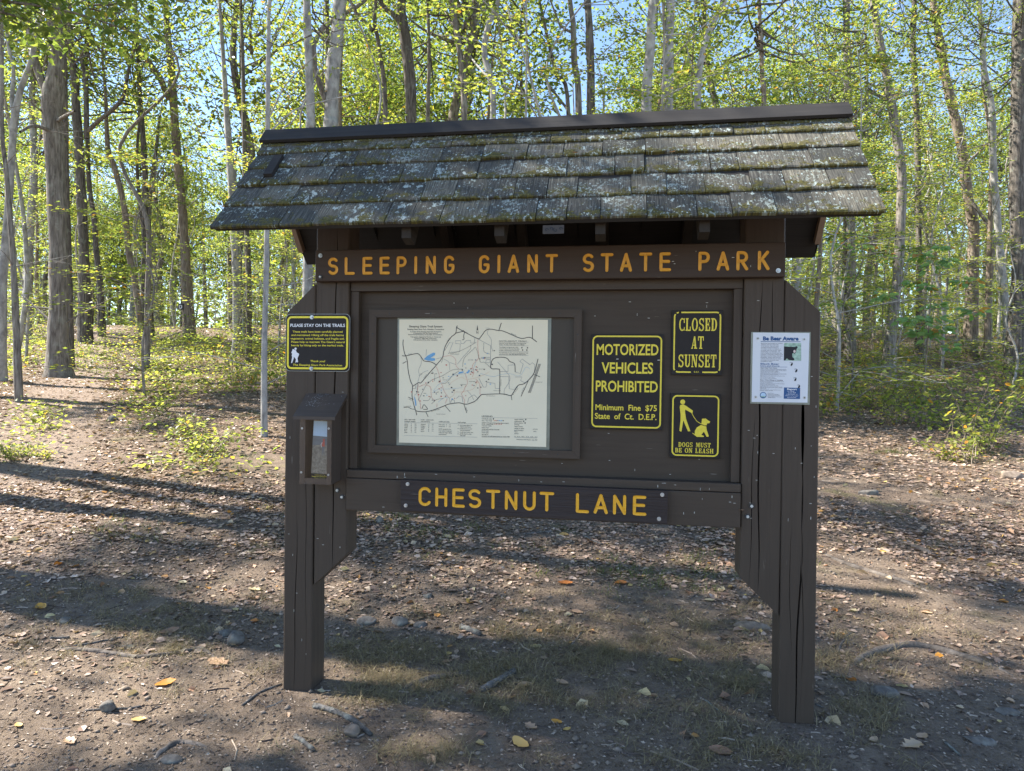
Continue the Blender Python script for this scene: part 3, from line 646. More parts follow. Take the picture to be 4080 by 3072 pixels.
for w0,a,b,z,sp0 in (('DOGS MUST',.6065,.7395,1.1230,.5),('BE ON LEASH',.5935,.7510,1.0985,.4)):
    g=G(); slab_word(w0,a,b,z,.0195,pv,g,sp0); obj('lettering',g,M['signyellow'],S3)
# --- trail rules sign on the left post
S4=thing('rules_sign',(-1.002,-.003,1.423),'black sign edged in yellow asking visitors to stay on the trails, on the left post','sign')
obj('plate',prism(rrect(-1.1572,-.8474,1.423,1.6845,.022),-.0045,-.0005),M['alum'],S4)
g=G(); poly(rrect(-1.1552,-.8494,1.425,1.6825,.021),at_v(-.0050),g); obj('face',g,M['signdark'],S4)
pt=at_v(-.0056); g=G(); ringband(-1.1500,-.8555,1.4325,1.6740,.022,.0088,pt,g); obj('border',g,M['trailyellow'],S4)
cm=crop(((110,125),(1690,130),(1685,1560),(105,1525)),(-1.1572,-.8474),(1.423,1.6845),-.0056); cf=flat2(cm)
g=G(); text('PLEASE STAY ON THE TRAILS',.0142,cf(222,440)[0],cf(222,440)[1],'L',cf(1566,443)[0]-cf(222,440)[0],.022,0,0,pt,g); obj('heading',g,M['signwhite'],S4); g=G()
disc(*cf(354,978),.0055,pt,g)
poly([cf(*p) for p in ((288,982),(330,1006),(366,1020),(380,1068),(442,1104),(440,1126),(404,1216),(418,1308),(392,1314),(376,1300),(362,1322),(352,1318),(366,1240),(312,1172),(312,1220),(272,1328),(248,1328),(272,1180),(262,1142),(272,1092),(248,1084))],pt,g)
line([cf(*p) for p in ((428,1112),(388,1218))],.0022,lambda x,y:(x,-.0058,y),g); obj('pictogram',g,M['signwhite'],S4)
for s_,x0,x1,y in (('These trails have been carefully planned',282,1506,582),('and maintained. Hiking off the trails harms',248,1540,664),('vegetation, animal habitats, and fragile soil.',232,1556,750),('Please help us maintain The Giant\u2019s natural',246,1562,832),('beauty by hiking only on the marked trails.',248,1536,914),('Thank you!',718,1082,1308),('The Sleeping Giant Park Association',292,1500,1396)):
    a=cf(x0,y); b=cf(x1,y); g=G(); text(s_,.0092,a[0],a[1],'L',b[0]-a[0],.012,0,0,pt,g); obj('lettering',g,M['trailyellow'],S4)
for z in (1.669,1.4355): bolt(-1.0295,-.0055,z,.0092,S4,dark=False)
# --- trail map in its frame
MF=thing('map_frame',(-.29,.059,1.058),'wide brown picture frame with a dull plastic sheet around the trail map','frame')
def bar_frame(poly_): return prism(poly_,.030,.0595)
o0,o1,q0,q1=-.7705,.191,1.0585,1.7055; w_=.034
fg=[[(o0,q1),(o0+w_,q1-w_),(o1-w_,q1-w_),(o1,q1)],[(o0,q0),(o1,q0),(o1-w_,q0+w_),(o0+w_,q0+w_)],[(o0,q0+.0006),(o0+w_-.0006,q0+w_),(o0+w_-.0006,q1-w_),(o0,q1-.0006)],[(o1,q0+.0006),(o1,q1-.0006),(o1-w_+.0006,q1-w_),(o1-w_+.0006,q0+w_)]]
for k,f in enumerate(fg):
    b=bar_frame(f)
    n=5 if k<2 else 3
    for i in range(n):
        s=(i+.5)/n; u,z=((o0+(o1-o0)*s,(q1-w_/2 if k==0 else q0+w_/2)) if k<2 else ((o0+w_/2 if k==2 else o1-w_/2),q0+(q1-q0)*s))
        tube([(u,.0305,z),(u,.0285,z)],.004,8,g=b,mi=1)
    obj('frame_bar',b,[M['rail'] if k<2 else M['post'],M['bolt']],MF)
obj('backing_sheet',box(o0+w_,o1-w_,.050,.0595,q0+w_,q1-w_),M['glasspanel'],MF)
TM=thing('trail_map',(-.29,.048,1.092),'large cream printed trail map with dark roads and blue ponds, inside the frame','map')
obj('laminate',prism([(-.6405,1.093),(.0567,1.0925),(.0575,1.6712),(-.6420,1.6712)],.0470,.0495),M['laminate'],TM)
obj('sheet',prism([(-.6285,1.1055),(.0425,1.1050),(.0425,1.6620),(-.6335,1.6640)],.0455,.0469),M['paper'],TM)
mp_=crop(((88,95),(1852,100),(1832,1612),(92,1558)),(-.6310,.0425),(1.1052,1.6630),.0449); mf=flat2(mp_); pm=at_v(.0449)
INK=[M['ink'],M['inkgrey'],M['inkblue'],M['inkred'],M['inkorange']]
def L(pts,w,mi,dash=None,off=0.0,g=None):
    line(smooth_path([mf(*p) for p in pts],4) if len(pts)>2 else [mf(*p) for p in pts],w,lambda x,y:(x,.0449-off,y),g,mi,dash)
g=G(); RW=.0031
for k,pts in enumerate(([(132,335),(130,400),(150,500),(165,530),(185,600),(195,700),(225,830),(250,890),(245,1000),(265,1100),(290,1180),(305,1235)],[(122,528),(165,530),(290,503),(330,520),(365,570),(385,592),(470,605),(530,640)],
 [(250,895),(320,850),(350,850),(430,755),(530,640),(600,550),(615,480),(640,400),(700,310),(755,260),(765,190),(775,170)],[(755,260),(850,237)],[(765,190),(850,240),(1015,325),(1050,310),(1110,230),(1170,213),(1260,230),(1330,240),(1500,315),(1560,325),(1620,312),(1665,325),(1720,368)],
 [(1668,172),(1668,325)],[(1268,230),(1298,138)],[(1282,985),(1282,720),(1260,690),(1185,685),(1175,640),(1195,580),(1240,553),(1320,550),(1370,565),(1400,600),(1440,615),(1460,640),(1465,725)],
 [(290,1180),(320,1190),(400,1195),(480,1180),(620,1130),(680,1105),(800,1090),(870,1105),(920,1100),(1000,1065),(1060,1000),(1110,990),(1282,985),(1350,990),(1415,1005),(1450,960),(1500,885),(1560,870),(1620,825),(1690,735),(1735,570)],
 [(1535,1015),(1620,830)],[(640,1125),(700,1195)],[(860,1105),(895,1210)],[(410,1195),(440,1255)],[(150,1145),(200,1140),(240,1160),(280,1165)],[(200,1020),(262,1050)],[(1420,1005),(1428,1060)],[(1690,755),(1760,785)],[(860,250),(850,300),(855,330),(830,343)],[(130,620),(175,595)],
 [(365,1160),(385,1112),(410,1130),(430,1165),(380,1165)])): L(pts,RW if k<9 else RW*.75,0,off=.00003*k,g=g)
for dx in (-11,0,11): L([(1755+dx,630),(1634+dx,975)],.0017,0,g=g)
for k,pts in enumerate(([(410,450),(405,530)],[(345,550),(350,620),(320,700),(330,770),(310,850),(300,970),(270,1000)],[(330,770),(380,725),(430,705)],[(480,710),(510,760),(510,830)],[(520,570),(600,550)],[(620,570),(680,610),(690,700)],[(690,610),(760,635)],[(780,630),(850,540),(930,450),(935,400)],[(1110,200),(1155,205),(1130,260),(1180,340),(1180,420),(1200,480)],[(1255,605),(1320,680),(1400,780),(1385,860),(1340,930),(1335,1000)],[(890,940),(940,990),(980,1060)],[(690,1030),(695,1095)])): L(pts,.0013,1,off=.001*0+.00001*k,g=g)
for k,pts in enumerate(([(625,470),(685,370),(725,370),(680,490),(805,480),(812,390),(750,380),(755,350),(815,350),(820,385),(850,385),(880,350),(935,348),(935,378),(975,380),(985,320)],[(1020,330),(1170,410),(1175,680)],[(1285,720),(1380,720),(1380,645),(1460,640)],[(1465,725),(1525,745),(1560,630),(1520,600),(1545,570),(1640,640),(1665,615),(1700,640),(1690,740)],[(1035,800),(1090,905),(1120,905),(1130,845),(1225,860),(1230,920),(1280,922)],[(1285,780),(1390,780),(1395,925),(1470,935),(1500,885)],[(1465,785),(1545,785),(1530,830),(1580,855)],[(700,1090),(715,1055),(745,1055),(750,1090)],[(770,1040),(800,1010),(835,1015),(850,1085)],[(905,1090),(915,1035),(980,995),(1020,1035)],[(1060,550),(1165,550),(1165,570),(1060,565),(1060,550)],[(1115,615),(1120,580),(1165,578),(1165,615),(1115,615)],[(250,920),(285,920),(290,870)])):
    line([mf(*p) for p in pts],.0018,lambda x,y:(x,.04495,y),g,1)
for k,pts in enumerate(([(320,865),(310,940),(325,1040),(345,1100),(350,1160)],[(530,660),(560,740),(580,830),(600,880),(630,960),(680,1030)],[(1020,340),(1020,440),(1030,560),(960,640),(975,720),(960,780)],[(880,890),(850,960),(830,985),(865,1050),(865,1100)],[(610,540),(700,530),(755,570),(765,650),(800,690)],[(870,740),(900,840),(880,900)],[(1000,810),(1040,860),(1050,920),(1050,980),(1065,1000)],[(325,900),(390,875),(460,900),(470,960),(480,1030),(520,1060)],[(660,1040),(640,1100)],[(543,1100),(540,1140)])): L(pts,.0019,3,(.0040,.0022),.0004+.00001*k,g)
for k,pts in enumerate(([(680,890),(720,840),(830,785),(870,810),(980,800),(1080,765),(1160,720)],[(750,960),(830,960),(960,930),(1010,870),(1020,820)],[(690,1030),(740,995),(750,930)])): L(pts,.0013,4,(.0036,.0022),.0005+.00001*k,g)
for k,pts in enumerate(([(320,1060),(420,870),(520,800),(600,770),(720,700),(840,690)],[(600,860),(650,850),(730,760),(800,710)],[(670,500),(760,490),(880,440),(1000,370)],[(840,660),(860,560),(960,460),(1000,440),(1050,600),(1100,610),(1180,680)],[(480,1100),(540,1050),(620,1040)],[(1090,380),(1095,480),(1160,510)],[(590,610),(610,550)],[(380,1060),(440,1060),(470,1010)])): L(pts,.0019,0,(.0034,.0022),.0006+.00001*k,g)
for k,pts in enumerate(([(500,950),(560,870),(650,830),(720,770),(800,750),(880,740),(960,700),(1000,600)],[(1050,740),(1200,780),(1280,760),(1400,745),(1520,770),(1590,670),(1640,690)],[(560,1080),(620,1030),(680,1030)],[(490,970),(560,930),(690,925),(840,910)])): L(pts,.0014,2,(.003,.002),.0007+.00001*k,g)
for pts in ([(378,572),(420,530),(490,492),(515,495),(512,520),(460,555),(512,560),(515,585),(480,592),(430,588)],[(790,748),(798,725),(850,715),(855,730)],[(880,725),(898,722),(915,695),(930,705),(905,745)],[(268,1000),(292,1060),(300,1120),(288,1130),(280,1080)]): poly([mf(*p) for p in pts],lambda x,y:(x,.0448,y),g,2)
r_=np.random.default_rng(5)
for _ in range(85):
    a=r_.uniform(0,1); x=300+a*900+r_.normal(0,60); y=1060-a*430+r_.normal(0,130); 
    if y>1090 or y<340: continue
    u,z=mf(x,y); e=r_.uniform(.002,.0034); mi=int(r_.choice([0,0,1,2,3,3])); poly([(u-e,z-e*.8),(u+e,z-e*.8),(u+e,z+e*.8),(u-e,z+e*.8)],lambda x,y:(x,.0441,y),g,mi)
u,z=mf(1013,200); poly([(u,z+.015),(u+.004,z-.013),(u,z-.008),(u-.004,z-.013)],pm,g,0)
obj('map_lines',g,INK,TM)
g=G()
def mt(s_,h,x,y,al='L',wpx=None,bold=.013,ang=0): u,z=mf(x,y); text(s_,h,u,z,al,None if wpx is None else wpx*.000382,bold,0,ang,pm,g)
for s_,h,x,y,w in (('Sleeping Giant Trail System',.0088,397,190,405),('Sleeping Giant State Park, Hamden, Connecticut',.0056,397,220,448),('A project of the Sleeping Giant Park Association',.0047,397,247,376),('in cooperation with the Department of',.0047,396,265,296),('Environmental Protection of the State of Connecticut.',.0047,395,283,416),('Trail system designed by Norman A. Greist and',.0047,397,310,372),('Richard D. Elliot and constructed',.0047,396,328,264),('with assistance from other volunteers.',.0047,397,346,298)): mt(s_,h*1.08,x,y,'C',w)
for s_,h,x,y,w in (('NOTE ABOUT TRAILS',.0052,1272,362,322),('Only the Tower Path and Blue Trail lead to the',.0044,1272,388,316),('Tower. The Blue Trail is most most difficult.',.0044,1272,405,298),('Two blazes, one above the other,',.0044,1272,436,228),('warn of a turn in the trail. Top blaze',.0044,1272,454,240),('is offset in the direction of the turn.',.0044,1272,472,232),('The SGPA Blue Trail is part of the Quinnipiac Trail',.0044,1272,502,340),('and of the state wide Blue blazed trails system.',.0044,1272,520,320),
 ('east - west trails',.0052,160,1290,134),('(rating & length)',.0052,160,1312,134),('north - south trails',.0052,354,1294,154),('(red markers)',.0052,354,1315,110),('additional trails',.0052,566,1318,130),('trail ratings',.0052,790,1326,96),
 ('LEGEND',.0062,1073,1255,128),('horseback trails:',.0048,1073,1284,120),('east - west trails:',.0048,1073,1306,124),('(yellow-orange-white-green-blue-violet)',.0046,1073,1330,316),('north - south trails:',.0048,1073,1347,140),('crossover trails:',.0048,1073,1366,116),('nature trail:',.0048,1073,1388,84),('unmarked trail (but cleared):',.0048,1073,1408,210),('paved road:',.0048,1073,1426,82),('tower path:',.0048,1073,1446,82),('rail trail: X',.0048,1073,1468,78),('elevation at trail intersections or views: 590',.0048,1073,1488,330),
 ('ranger station:',.0048,1458,1292,106),('stone tower:',.0048,1458,1314,92),('picnic shelter:',.0048,1458,1334,104),('parking:',.0048,1458,1354,58),('water course:',.0048,1458,1376,98),('swamp or pond:',.0048,1458,1398,112),('park boundary:',.0048,1458,1420,108),('view:',.0048,1458,1438,38),('quarry:',.0048,1458,1458,50),('private',.0042,1678,1406,54),('park',.0042,1684,1432,34),('0   0.1   0.2   0.3   0.4   0.5',.004,1460,1492,266),('Revised by Linda Olander - July, 2003',.0044,1486,1528,240),('N',.011,1001,266,24)): mt(s_,h,x,y,'L',w)
for i,(a,b,c_) in enumerate((('yellow','C','2.2'),('orange','B','2.4'),('white','A','2.8'),('green','B','2.0'),('blue','A','5.1'),('violet','C','3.2'))): y=1345+i*19.5; mt(a,.0046,160,y); mt(b,.0046,238,y); mt(c_,.0046,282,y)
for i,(a,b,c_) in enumerate((('diamond','C','0.7'),('hexagon','B','1.1'),('triangle','B','1.1'),('circle','B','1.9'),('square','B','1.6'))): y=1348+i*20; mt(a,.0046,354,y); mt(b,.0046,444,y); mt(c_,.0046,486,y)
for i,s_ in enumerate(('lower path   D     1.8','nature trail   C     1.8','NOTE: except for the','lower path, all trails are','rocky and rough. Hiking','shoes advised.')): mt(s_,.0046,566,1352+i*21+(10 if i>1 else 0))
for i,s_ in enumerate(('A - hard, steep climbs, for','     experienced hikers.','B - steady ascent to crest','     from all trailheads','C - mostly level, some rises','D - gentle climb on wide','     clear path')): mt(s_,.0046,790 if s_[0]!=' ' else 818,1358+i*20.5)
for s_,x,y,a in (('River Rd.',192,515,.14),('Tuttle Ave.',385,795,.85),('Tuttle Ave.',655,365,.95),('Mansion Rd.',842,230,-.55),('Mansion Rd.',1416,268,-.4),('Mt. Carmel Avenue',1128,1012,0),('Mt. Carmel Avenue',480,1195,.3),('Mt. Carmel Avenue',1442,1000,.95),('Chestnut Lane',1300,890,1.57),('Hartford Tpke.',1545,980,1.2),('Wilbur Cross Pkwy.',1628,970,1.25),('Quinnipiac Trail',1700,850,0),('Todd St.',204,1045,-.45),('West Woods Rd.',148,1136,.06),('Quinnipiac University',534,1225,0),('Ridge Rd.',880,1150,-1.1),('GORGE CASCADE',694,514,0),('HEAD',382,980,0),('LEFT HIP',610,822,0),('LEFT KNEE',905,585,0),('RIGHT LEG',820,878,0),('RIGHT KNEE',920,842,0),('RIGHT FOOT',1036,694,0),('CHEST',530,975,.3),('Chestnut Grove',1210,950,0)): mt(s_,.0036,x,y,'L',None,.002,a)
obj('lettering',g,M['ink'],TM)
g=G()
for a,b in (((1272,370),(1622,370)),((1272,413),(1622,415)),((1272,480),(1622,484)),((1272,527),(1622,529)),((160,1322),(1022,1338)),((160,1474),(1022,1496)),((1073,1264),(1730,1276)),((1073,1496),(1404,1498)),((1460,1494),(1726,1500)),((1460,1502),(1726,1508))): L([a,b],.0010,1,g=g)
for i,mi in enumerate((4,3,1,2,2,0)): u,z=mf(1220+i*21,1302); poly([(u-.0028,z-.002),(u+.0028,z-.002),(u+.0028,z+.002),(u-.0028,z+.002)],pm,g,mi)
for i in range(5): u,z=mf(1228+i*19,1343); disc(u,z,.0022,pm,g,3,8)
for x,y in ((1543,436),(1610,437),(1552,464),(1602,465),(1210,1280),(1592,1288),(1568,1310),(1584,1330)): u,z=mf(x,y); poly([(u-.0022,z-.003),(u+.0022,z-.003),(u+.0022,z+.003),(u-.0022,z+.003)],pm,g,0)
obj('legend_marks',g,INK,TM)
# --- bear notice on the right post
BN=thing('paper_notice',(1.002,-.002,1.314),'white laminated notice about black bears pinned to the right post','notice')
obj('laminate',prism([(.8865,1.3135),(1.1185,1.3130),(1.1175,1.6080),(.8855,1.6075)],-.0030,-.0008),M['laminate'],BN)
obj('sheet',prism([(.8925,1.3205),(1.1095,1.3215),(1.1125,1.6035),(.8934,1.6050)],-.0042,-.0031),M['white'],BN)
pb=at_v(-.0048); bf=flat2(crop(((105,125),(1280,135),(1238,1590),(80,1570)),(.893,1.111),(1.3210,1.6040),-.0048))
def bt(g,s_,h,x,y,x1=None,al='L',bold=0.0,shear=0.0):
    u,z=bf(x,y); text(s_,h,u,z,al,None if x1 is None else bf(x1,y)[0]-u if al=='L' else x1,bold,shear,0,pb,g)
g=G(); bt(g,'Be Bear Aware',.0160,314,284,1058,bold=.05); bt(g,'Black Bear',.0068,262,795,652,bold=.02); bt(g,'Do\u2019s and Don\u2019ts',.0058,260,833,656,bold=.015)
line([bf(268,310),bf(1098,318)],.0022,pb,g); line([bf(262,845),bf(816,849)],.0012,pb,g); poly([bf(748,1272),bf(1082,1284),bf(1076,1512),bf(740,1506)],pb,g); obj('blue_print',g,M['navy'],BN)
g=G()
for i,(s_,x1) in enumerate((('Black bears are increasing in numbers',728),('and being seen more frequently',642),('in Connecticut. They are rarely',640),('aggressive towards humans but',636),('can create a variety of problems. In',686),('particular, bears that are fed - either',700),('intentionally or accidentally - can',668),('become habituated and lose their fear',710),('of humans. Connecticut residents must',728),('take steps to avoid problems with bears.',724),('Birdfeeders, garbage, pet food, and',682),('compost attract bears close to houses',700),('and people, and should be made',640),('unavailable to bears.',506))): bt(g,s_,.0030,272-i*.8,354+i*29.5,x1,bold=.022,shear=.2)
for s_,y,x1,b in (('Bears Near Your Home',874,608,.04),('DO remove bird feeders and birdseed from late March through November.',900,806,.02),('DO eliminate food attractants by placing garbage cans inside a garage or',922,802,.02),('shed. Add ammonia to trash to make it unpalatable.',942,634,.02),('DO clean and store grills in a garage or shed after use.',968,664,.02),('DON\u2019T intentionally feed bears. Bears that become accustomed to finding',992,806,.02),('food near your home may become problem bears.',1010,634,.02),('DON\u2019T approach or try to get closer to a bear to get a photo or video.',1036,768,.02),('DON\u2019T leave pet food outside overnight.',1060,556,.02),('DON\u2019T add meat or sweets to a compost pile.',1086,596,.02),('Bears When Hiking or Camping',1124,722,.04),('DO make your presence known by making noise while hiking. If you see',1150,740,.02),('a bear, make noise and wave your arms.',1170,510,.02),('DO keep dogs on a leash and under control. A roaming dog might be',1196,760,.02),('perceived as a threat to a bear or its cubs.',1212,560,.02),('DO walk away slowly if you surprise a bear nearby.',1238,630,.02),('DON\u2019T cook food near your tent or store food inside your tent.',1262,712,.02),('Instead, keep food in a secure vehicle or use rope to suspend it',1280,716,.02),('between two trees.',1296,384,.02),('DON\u2019T climb a tree, but wait in a vehicle or building for the bear to',1326,678,.02),('leave the area.',1342,526,.02),
 ('Connecticut',1394,530,.025),('Department of Energy &',1418,650,.025),('Environmental Protection',1440,664,.025),('Bureau of Natural Resources',1468,694,.025),('Wildlife Division',1488,570,.025)):
    bt(g,s_,.0034 if b>.03 else .0024,(410 if y>1390 else 262-(y-870)*.028),y,x1,bold=b)
obj('small_print',g,M['textgrey'],BN)
g=G(); bt(g,'Report',.0078,812,1326,1012,bold=.03)
for s_,x0,x1,y in (('bear sightings',820,960,1362),('to the DEEP',832,996,1390),('at 860-424-3011 or',792,1030,1420),('online at www.ct.gov/',772,1042,1452),('deep/blackbear',812,1000,1484)): bt(g,s_,.0038,x0,y,x1,bold=.004,shear=.1)
g.move(lambda a:a+np.array([0,-.0004,0])); obj('white_print',g,M['signwhite'],BN)
g=G(); poly([bf(756,342),bf(1110,346),bf(1106,718),bf(748,714)],pb,g,0)
pk=lambda x,y:(x,-.0052,y)
poly([bf(*p) for p in ((752,416),(840,422),(930,424),(980,428),(1006,412),(1034,424),(1036,448),(1016,466),(1004,520),(998,552),(966,570),(944,556),(924,570),(924,640),(968,676),(962,704),(930,712),(850,700),(820,672),(796,676),(780,712),(748,712))],pk,g,1)
poly([bf(*p) for p in ((950,498),(980,488),(996,520),(986,548),(958,552),(944,530))],lambda x,y:(x,-.0056,y),g,2)
for x,y,a in ((910,795,0),(1005,930,1),(985,1112,0),(1058,1260,0)):
    u,z=bf(x,y); poly([(u+.0046*math.cos(t)*.8+(.002*math.sin(t)),z+.0062*math.sin(t)) for t in np.linspace(0,2*PI,13)[:-1]],pk,g,1)
    for k in range(4): disc(u-.0068+k*.0032,z+.0070+.0012*math.sin(k*1.1),.0012,pk,g,1,6)
obj('picture',g,[M['beargreen'],M['bearblack'],M['skin print']],BN)
g=G(); u,z=bf(316,1434); disc(u,z,.0132,pb,g,0,22); poly([(u+.0105*math.cos(t),z+.0105*math.sin(t)) for t in np.linspace(0,PI*1.0,14)]+[(u-.0105,z-.003),(u+.0105,z-.003)],pk,g,1); poly([(u-.010,z-.0034),(u+.010,z-.0034),(u+.006,z-.008),(u-.006,z-.008)],pk,g,2)
obj('emblem',g,[M['navy'],M['sky print'],M['beargreen']],BN)
for x,y in ((206,244),(1172,265),(162,1472),(1168,1486)):
    u,z=bf(x,y); g=G(); tube([(u,-.004,z),(u,-.0058,z)],.0066,12,g=g); tube([(u,-.0056,z),(u,-.0068,z)],.0028,8,g=g,mi=1); obj('pin',g,[M['screw'],M['bolt']],BN)
# --- leaflet box on the left post
LX=thing('leaflet_box',(-.96,0,.926),'small brown lidded box holding leaflets behind a clear window, on the left post','leaflet box')
b0,b1,bz=-1.0335,-.886,.926
g=G()
for x0,x1 in ((b0,b0+.014),(b1-.014,b1)): prism([(-.095,bz),(0,bz+.008),(0,1.302),(-.095,1.226)],x0,x1,'x',g=g)
box(b0+.0145,b1-.0145,-.095,-.001,bz,bz+.014,g=g); obj('body',g,M['boxwood'],LX)
obj('back_board',box(b0+.0145,b1-.0145,-.016,-.001,bz+.0145,1.285),M['inside'],LX)
g=G(); box(b0,b0+.024,-.1030,-.0955,bz,1.214,g=g); box(b1-.021,b1,-.1030,-.0955,bz,1.214,g=g); box(b0+.0245,b1-.0215,-.1028,-.0957,bz,bz+.026,g=g); box(b0+.0245,b1-.0215,-.1028,-.0957,1.2105,1.2235,g=g); obj('front_frame',g,M['boxwood'],LX)
ld=prism([(-.131,1.2115),(-.131,1.2255),(-.001,1.3225),(-.001,1.3065)],-1.0535,-.8585,'x')
r_=np.random.default_rng(8)
for _ in range(110):
    u=-.985+r_.normal(0,.022) if r_.random()<.75 else r_.uniform(-1.04,-.87); s=np.clip(.62+r_.normal(0,.14),.02,.98) if r_.random()<.75 else r_.uniform(.8,.98); y=-.131+.13*s; z=1.2255+.097*s; e=r_.uniform(.0008,.0028)
    if not -1.05<u<-.862: continue
    ld.add([(u+e*math.cos(a)*1.2,y+e*math.sin(a)*.8,z+.0012+e*math.sin(a)*.6) for a in np.linspace(0,2*PI,6)[:-1]+r_.uniform(0,1)],[[0,1,2,3,4]],1)
obj('lid',ld,[M['boxlid'],M['alum']],LX)
obj('window',box(b0-.0005,b1+.0005,-.1050,-.1034,bz-.0005,1.2145),M['window'],LX)
for u,z in ((b0+.011,1.171),(b1-.0125,1.173),(b0+.009,.977),(b1-.012,.970)):
    g=G(); tube([(u,-.105,z),(u,-.1072,z)],.0046,10,g=g); tube([(u,-.1070,z),(u,-.1080,z)],.0016,6,g=g,mi=1); obj('screw',g,[M['screw'],M['bolt']],LX)
LF=thing('leaflet',(-.945,-.06,.945),'printed leaflet showing a hiker on a rocky summit, inside the small lidded box','leaflet')
l0,l1,m0,m1=-.988,-.902,.944,1.206
def lp(d): return lambda x,y:(x,-.088+(y-m0)*.10-d,y)
g=G(); g.add([lp(0)(l0,m0),lp(0)(l1,m0),lp(0)(l1,m1),lp(0)(l0,m1),lp(-.004)(l0,m0),lp(-.004)(l1,m0),lp(-.004)(l1,m1),lp(-.004)(l0,m1)],np.array([[0,1,2,3],[7,6,5,4],[0,4,5,1],[1,5,6,2],[2,6,7,3],[3,7,4,0]])); obj('sheets',g,M['rock print'],LF)
g=G(); poly([(l0,1.137),(l0+.04,1.135),(l1,1.132),(l1,m1-.004),(l0,m1-.004)],lp(.0006),g,0); poly([(l0,1.095),(l1,1.098),(l1,1.132),(l0+.04,1.135),(l0,1.137)],lp(.0006),g,1)
h0=-.938; poly([(h0-.004,1.05),(h0-.001,1.05),(h0+.002,1.075),(h0+.006,1.05),(h0+.008,1.05),(h0+.006,1.09),(h0-.004,1.09)],lp(.0010),g,4); poly([(h0-.005,1.09),(h0+.007,1.09),(h0+.007,1.112),(h0-.001,1.114),(h0-.006,1.105)],lp(.0010),g,2); disc(h0+.002,1.119,.0052,lp(.0010),g,2,10); line([(h0-.005,1.108),(h0-.010,1.098),(h0-.008,1.088)],.003,lp(.0013),g,3)
poly([(l0,m0),(l1,m0),(l1,m0+.026),(l0,m0+.028)],lp(.0006),g,5); obj('picture',g,[M['sky print'],M['hill print'],M['red print'],M['skin print'],M['hill print'],M['inside']],LF)
g=G(); text('Compliments of the',.0028,(l0+l1)/2,m0+.0200,'C',.05,.002,0,0,lp(.0012),g); text('Sleeping Giant Park Association',.0040,(l0+l1)/2,m0+.0130,'C',.078,.006,0,0,lp(.0012),g); text('Hamden, Connecticut',.0028,(l0+l1)/2,m0+.0065,'C',.05,.002,0,0,lp(.0012),g); obj('lettering',g,M['trailyellow'],LF)

# ------------------------------------------------------------------ leaves and trees
def leaf_geo(g,P,A,N,L,W,t,fine=False,mi=0,fold=.12,curl=0.0):
    """many leaves at once: base points P, axes A, normals N, lengths L, widths W"""
    P=np.asarray(P,float); A=unit(A); B=unit(np.cross(A,N)); N=np.cross(B,A); n=len(P); L=np.broadcast_to(L,(n,))[:,None]; W=np.broadcast_to(W,(n,))[:,None]; t=np.broadcast_to(t,(n,))
    if fine:
        V=np.stack([P,P+A*L*.32+B*W*.5+N*W*fold,P+A*L*.70+B*W*.40+N*(W*fold-L*curl*.3),P+A*L-N*L*curl,P+A*L*.70-B*W*.40+N*(W*fold-L*curl*.3),P+A*L*.32-B*W*.5+N*W*fold],1).reshape(-1,3)
        i=np.arange(n)[:,None]*6; F=np.concatenate([i+np.array([[0,1,2,3]]),i+np.array([[0,3,4,5]])]); k=6
    else:
        V=np.stack([P,P+A*L*.45+B*W*.5+N*W*fold,P+A*L-N*L*curl,P+A*L*.45-B*W*.5+N*W*fold],1).reshape(-1,3); F=np.arange(n)[:,None]*4+np.array([[0,1,2,3]]); k=4
    g.add(V,F,mi,np.repeat(t,k)); return g
def rdir(r,n,flat=1.0):
    a=r.uniform(0,2*PI,n); z=r.normal(0,.35,n)*flat; return unit(np.stack([np.cos(a),np.sin(a),z],-1))
def clumps(r,C,rad,nl,size,fine,g,flat=.45,tilt=.55,tone=None):
    """leaf clumps around centres C"""
    n=len(C)*nl; ci=np.repeat(np.arange(len(C)),nl); rr=np.broadcast_to(rad,(len(C),))[ci]
    off=r.normal(0,1,(n,3))*np.array([1,1,flat])*rr[:,None]*.55
    P=np.asarray(C)[ci]+off; A=rdir(r,n)+np.array([0,0,-.35]); N=np.array([0,0,1.0])+r.normal(0,tilt,(n,3))
    s=size*r.uniform(.65,1.25,n); t=np.clip((r.normal(.45,.19,n) if tone is None else tone[ci]+r.normal(0,.14,n))+(r.random(n)<.02)*.4,0,1)
    return leaf_geo(g,P,A,N,s,s*.62,t,fine,fold=.1,curl=.08)
def crown_mesh(seed,R,nc,nl,size,mt,name,fine=False,hollow=.25):
    r=np.random.default_rng(seed); g=G(); d=unit(r.normal(0,1,(nc,3))); q=(hollow+(1-hollow)*r.random(nc))**.6
    C=d*q[:,None]*np.array(R); keep=vnoise(C[:,0]*.55+seed,C[:,2]*.6+C[:,1]*.5,seed)>-.30; C=C[keep]
    tone=np.clip(.46+r.normal(0,.13,len(C)),0,1)
    clumps(r,C,r.uniform(.45,.85,len(C))*min(R)*.34,nl,size,fine,g,tone=tone)
    tw=0
    for c in C[::5]:
        p=np.array([0,0,-R[2]*.75+.5*(c[2]+R[2]*.75)])*np.array([1,1,1]); m=(p+c)/2+np.array([0,0,-.12*R[2]])
        tube(smooth_path([p,m,c],3),np.linspace(.022,.006,7)*R[0]/2.5,5,g=g,mi=1,cap=False)
    return mesh(name,g,[mt,BARK[2]])
CROWN=[crown_mesh(20+k,[(2.7,2.7,2.6),(2.3,2.3,3.2),(3.2,3.0,2.2),(2.5,2.6,3.6)][k%4],[95,95,105,105][k%4],26,.095,LEAF,'crown') for k in range(4)]
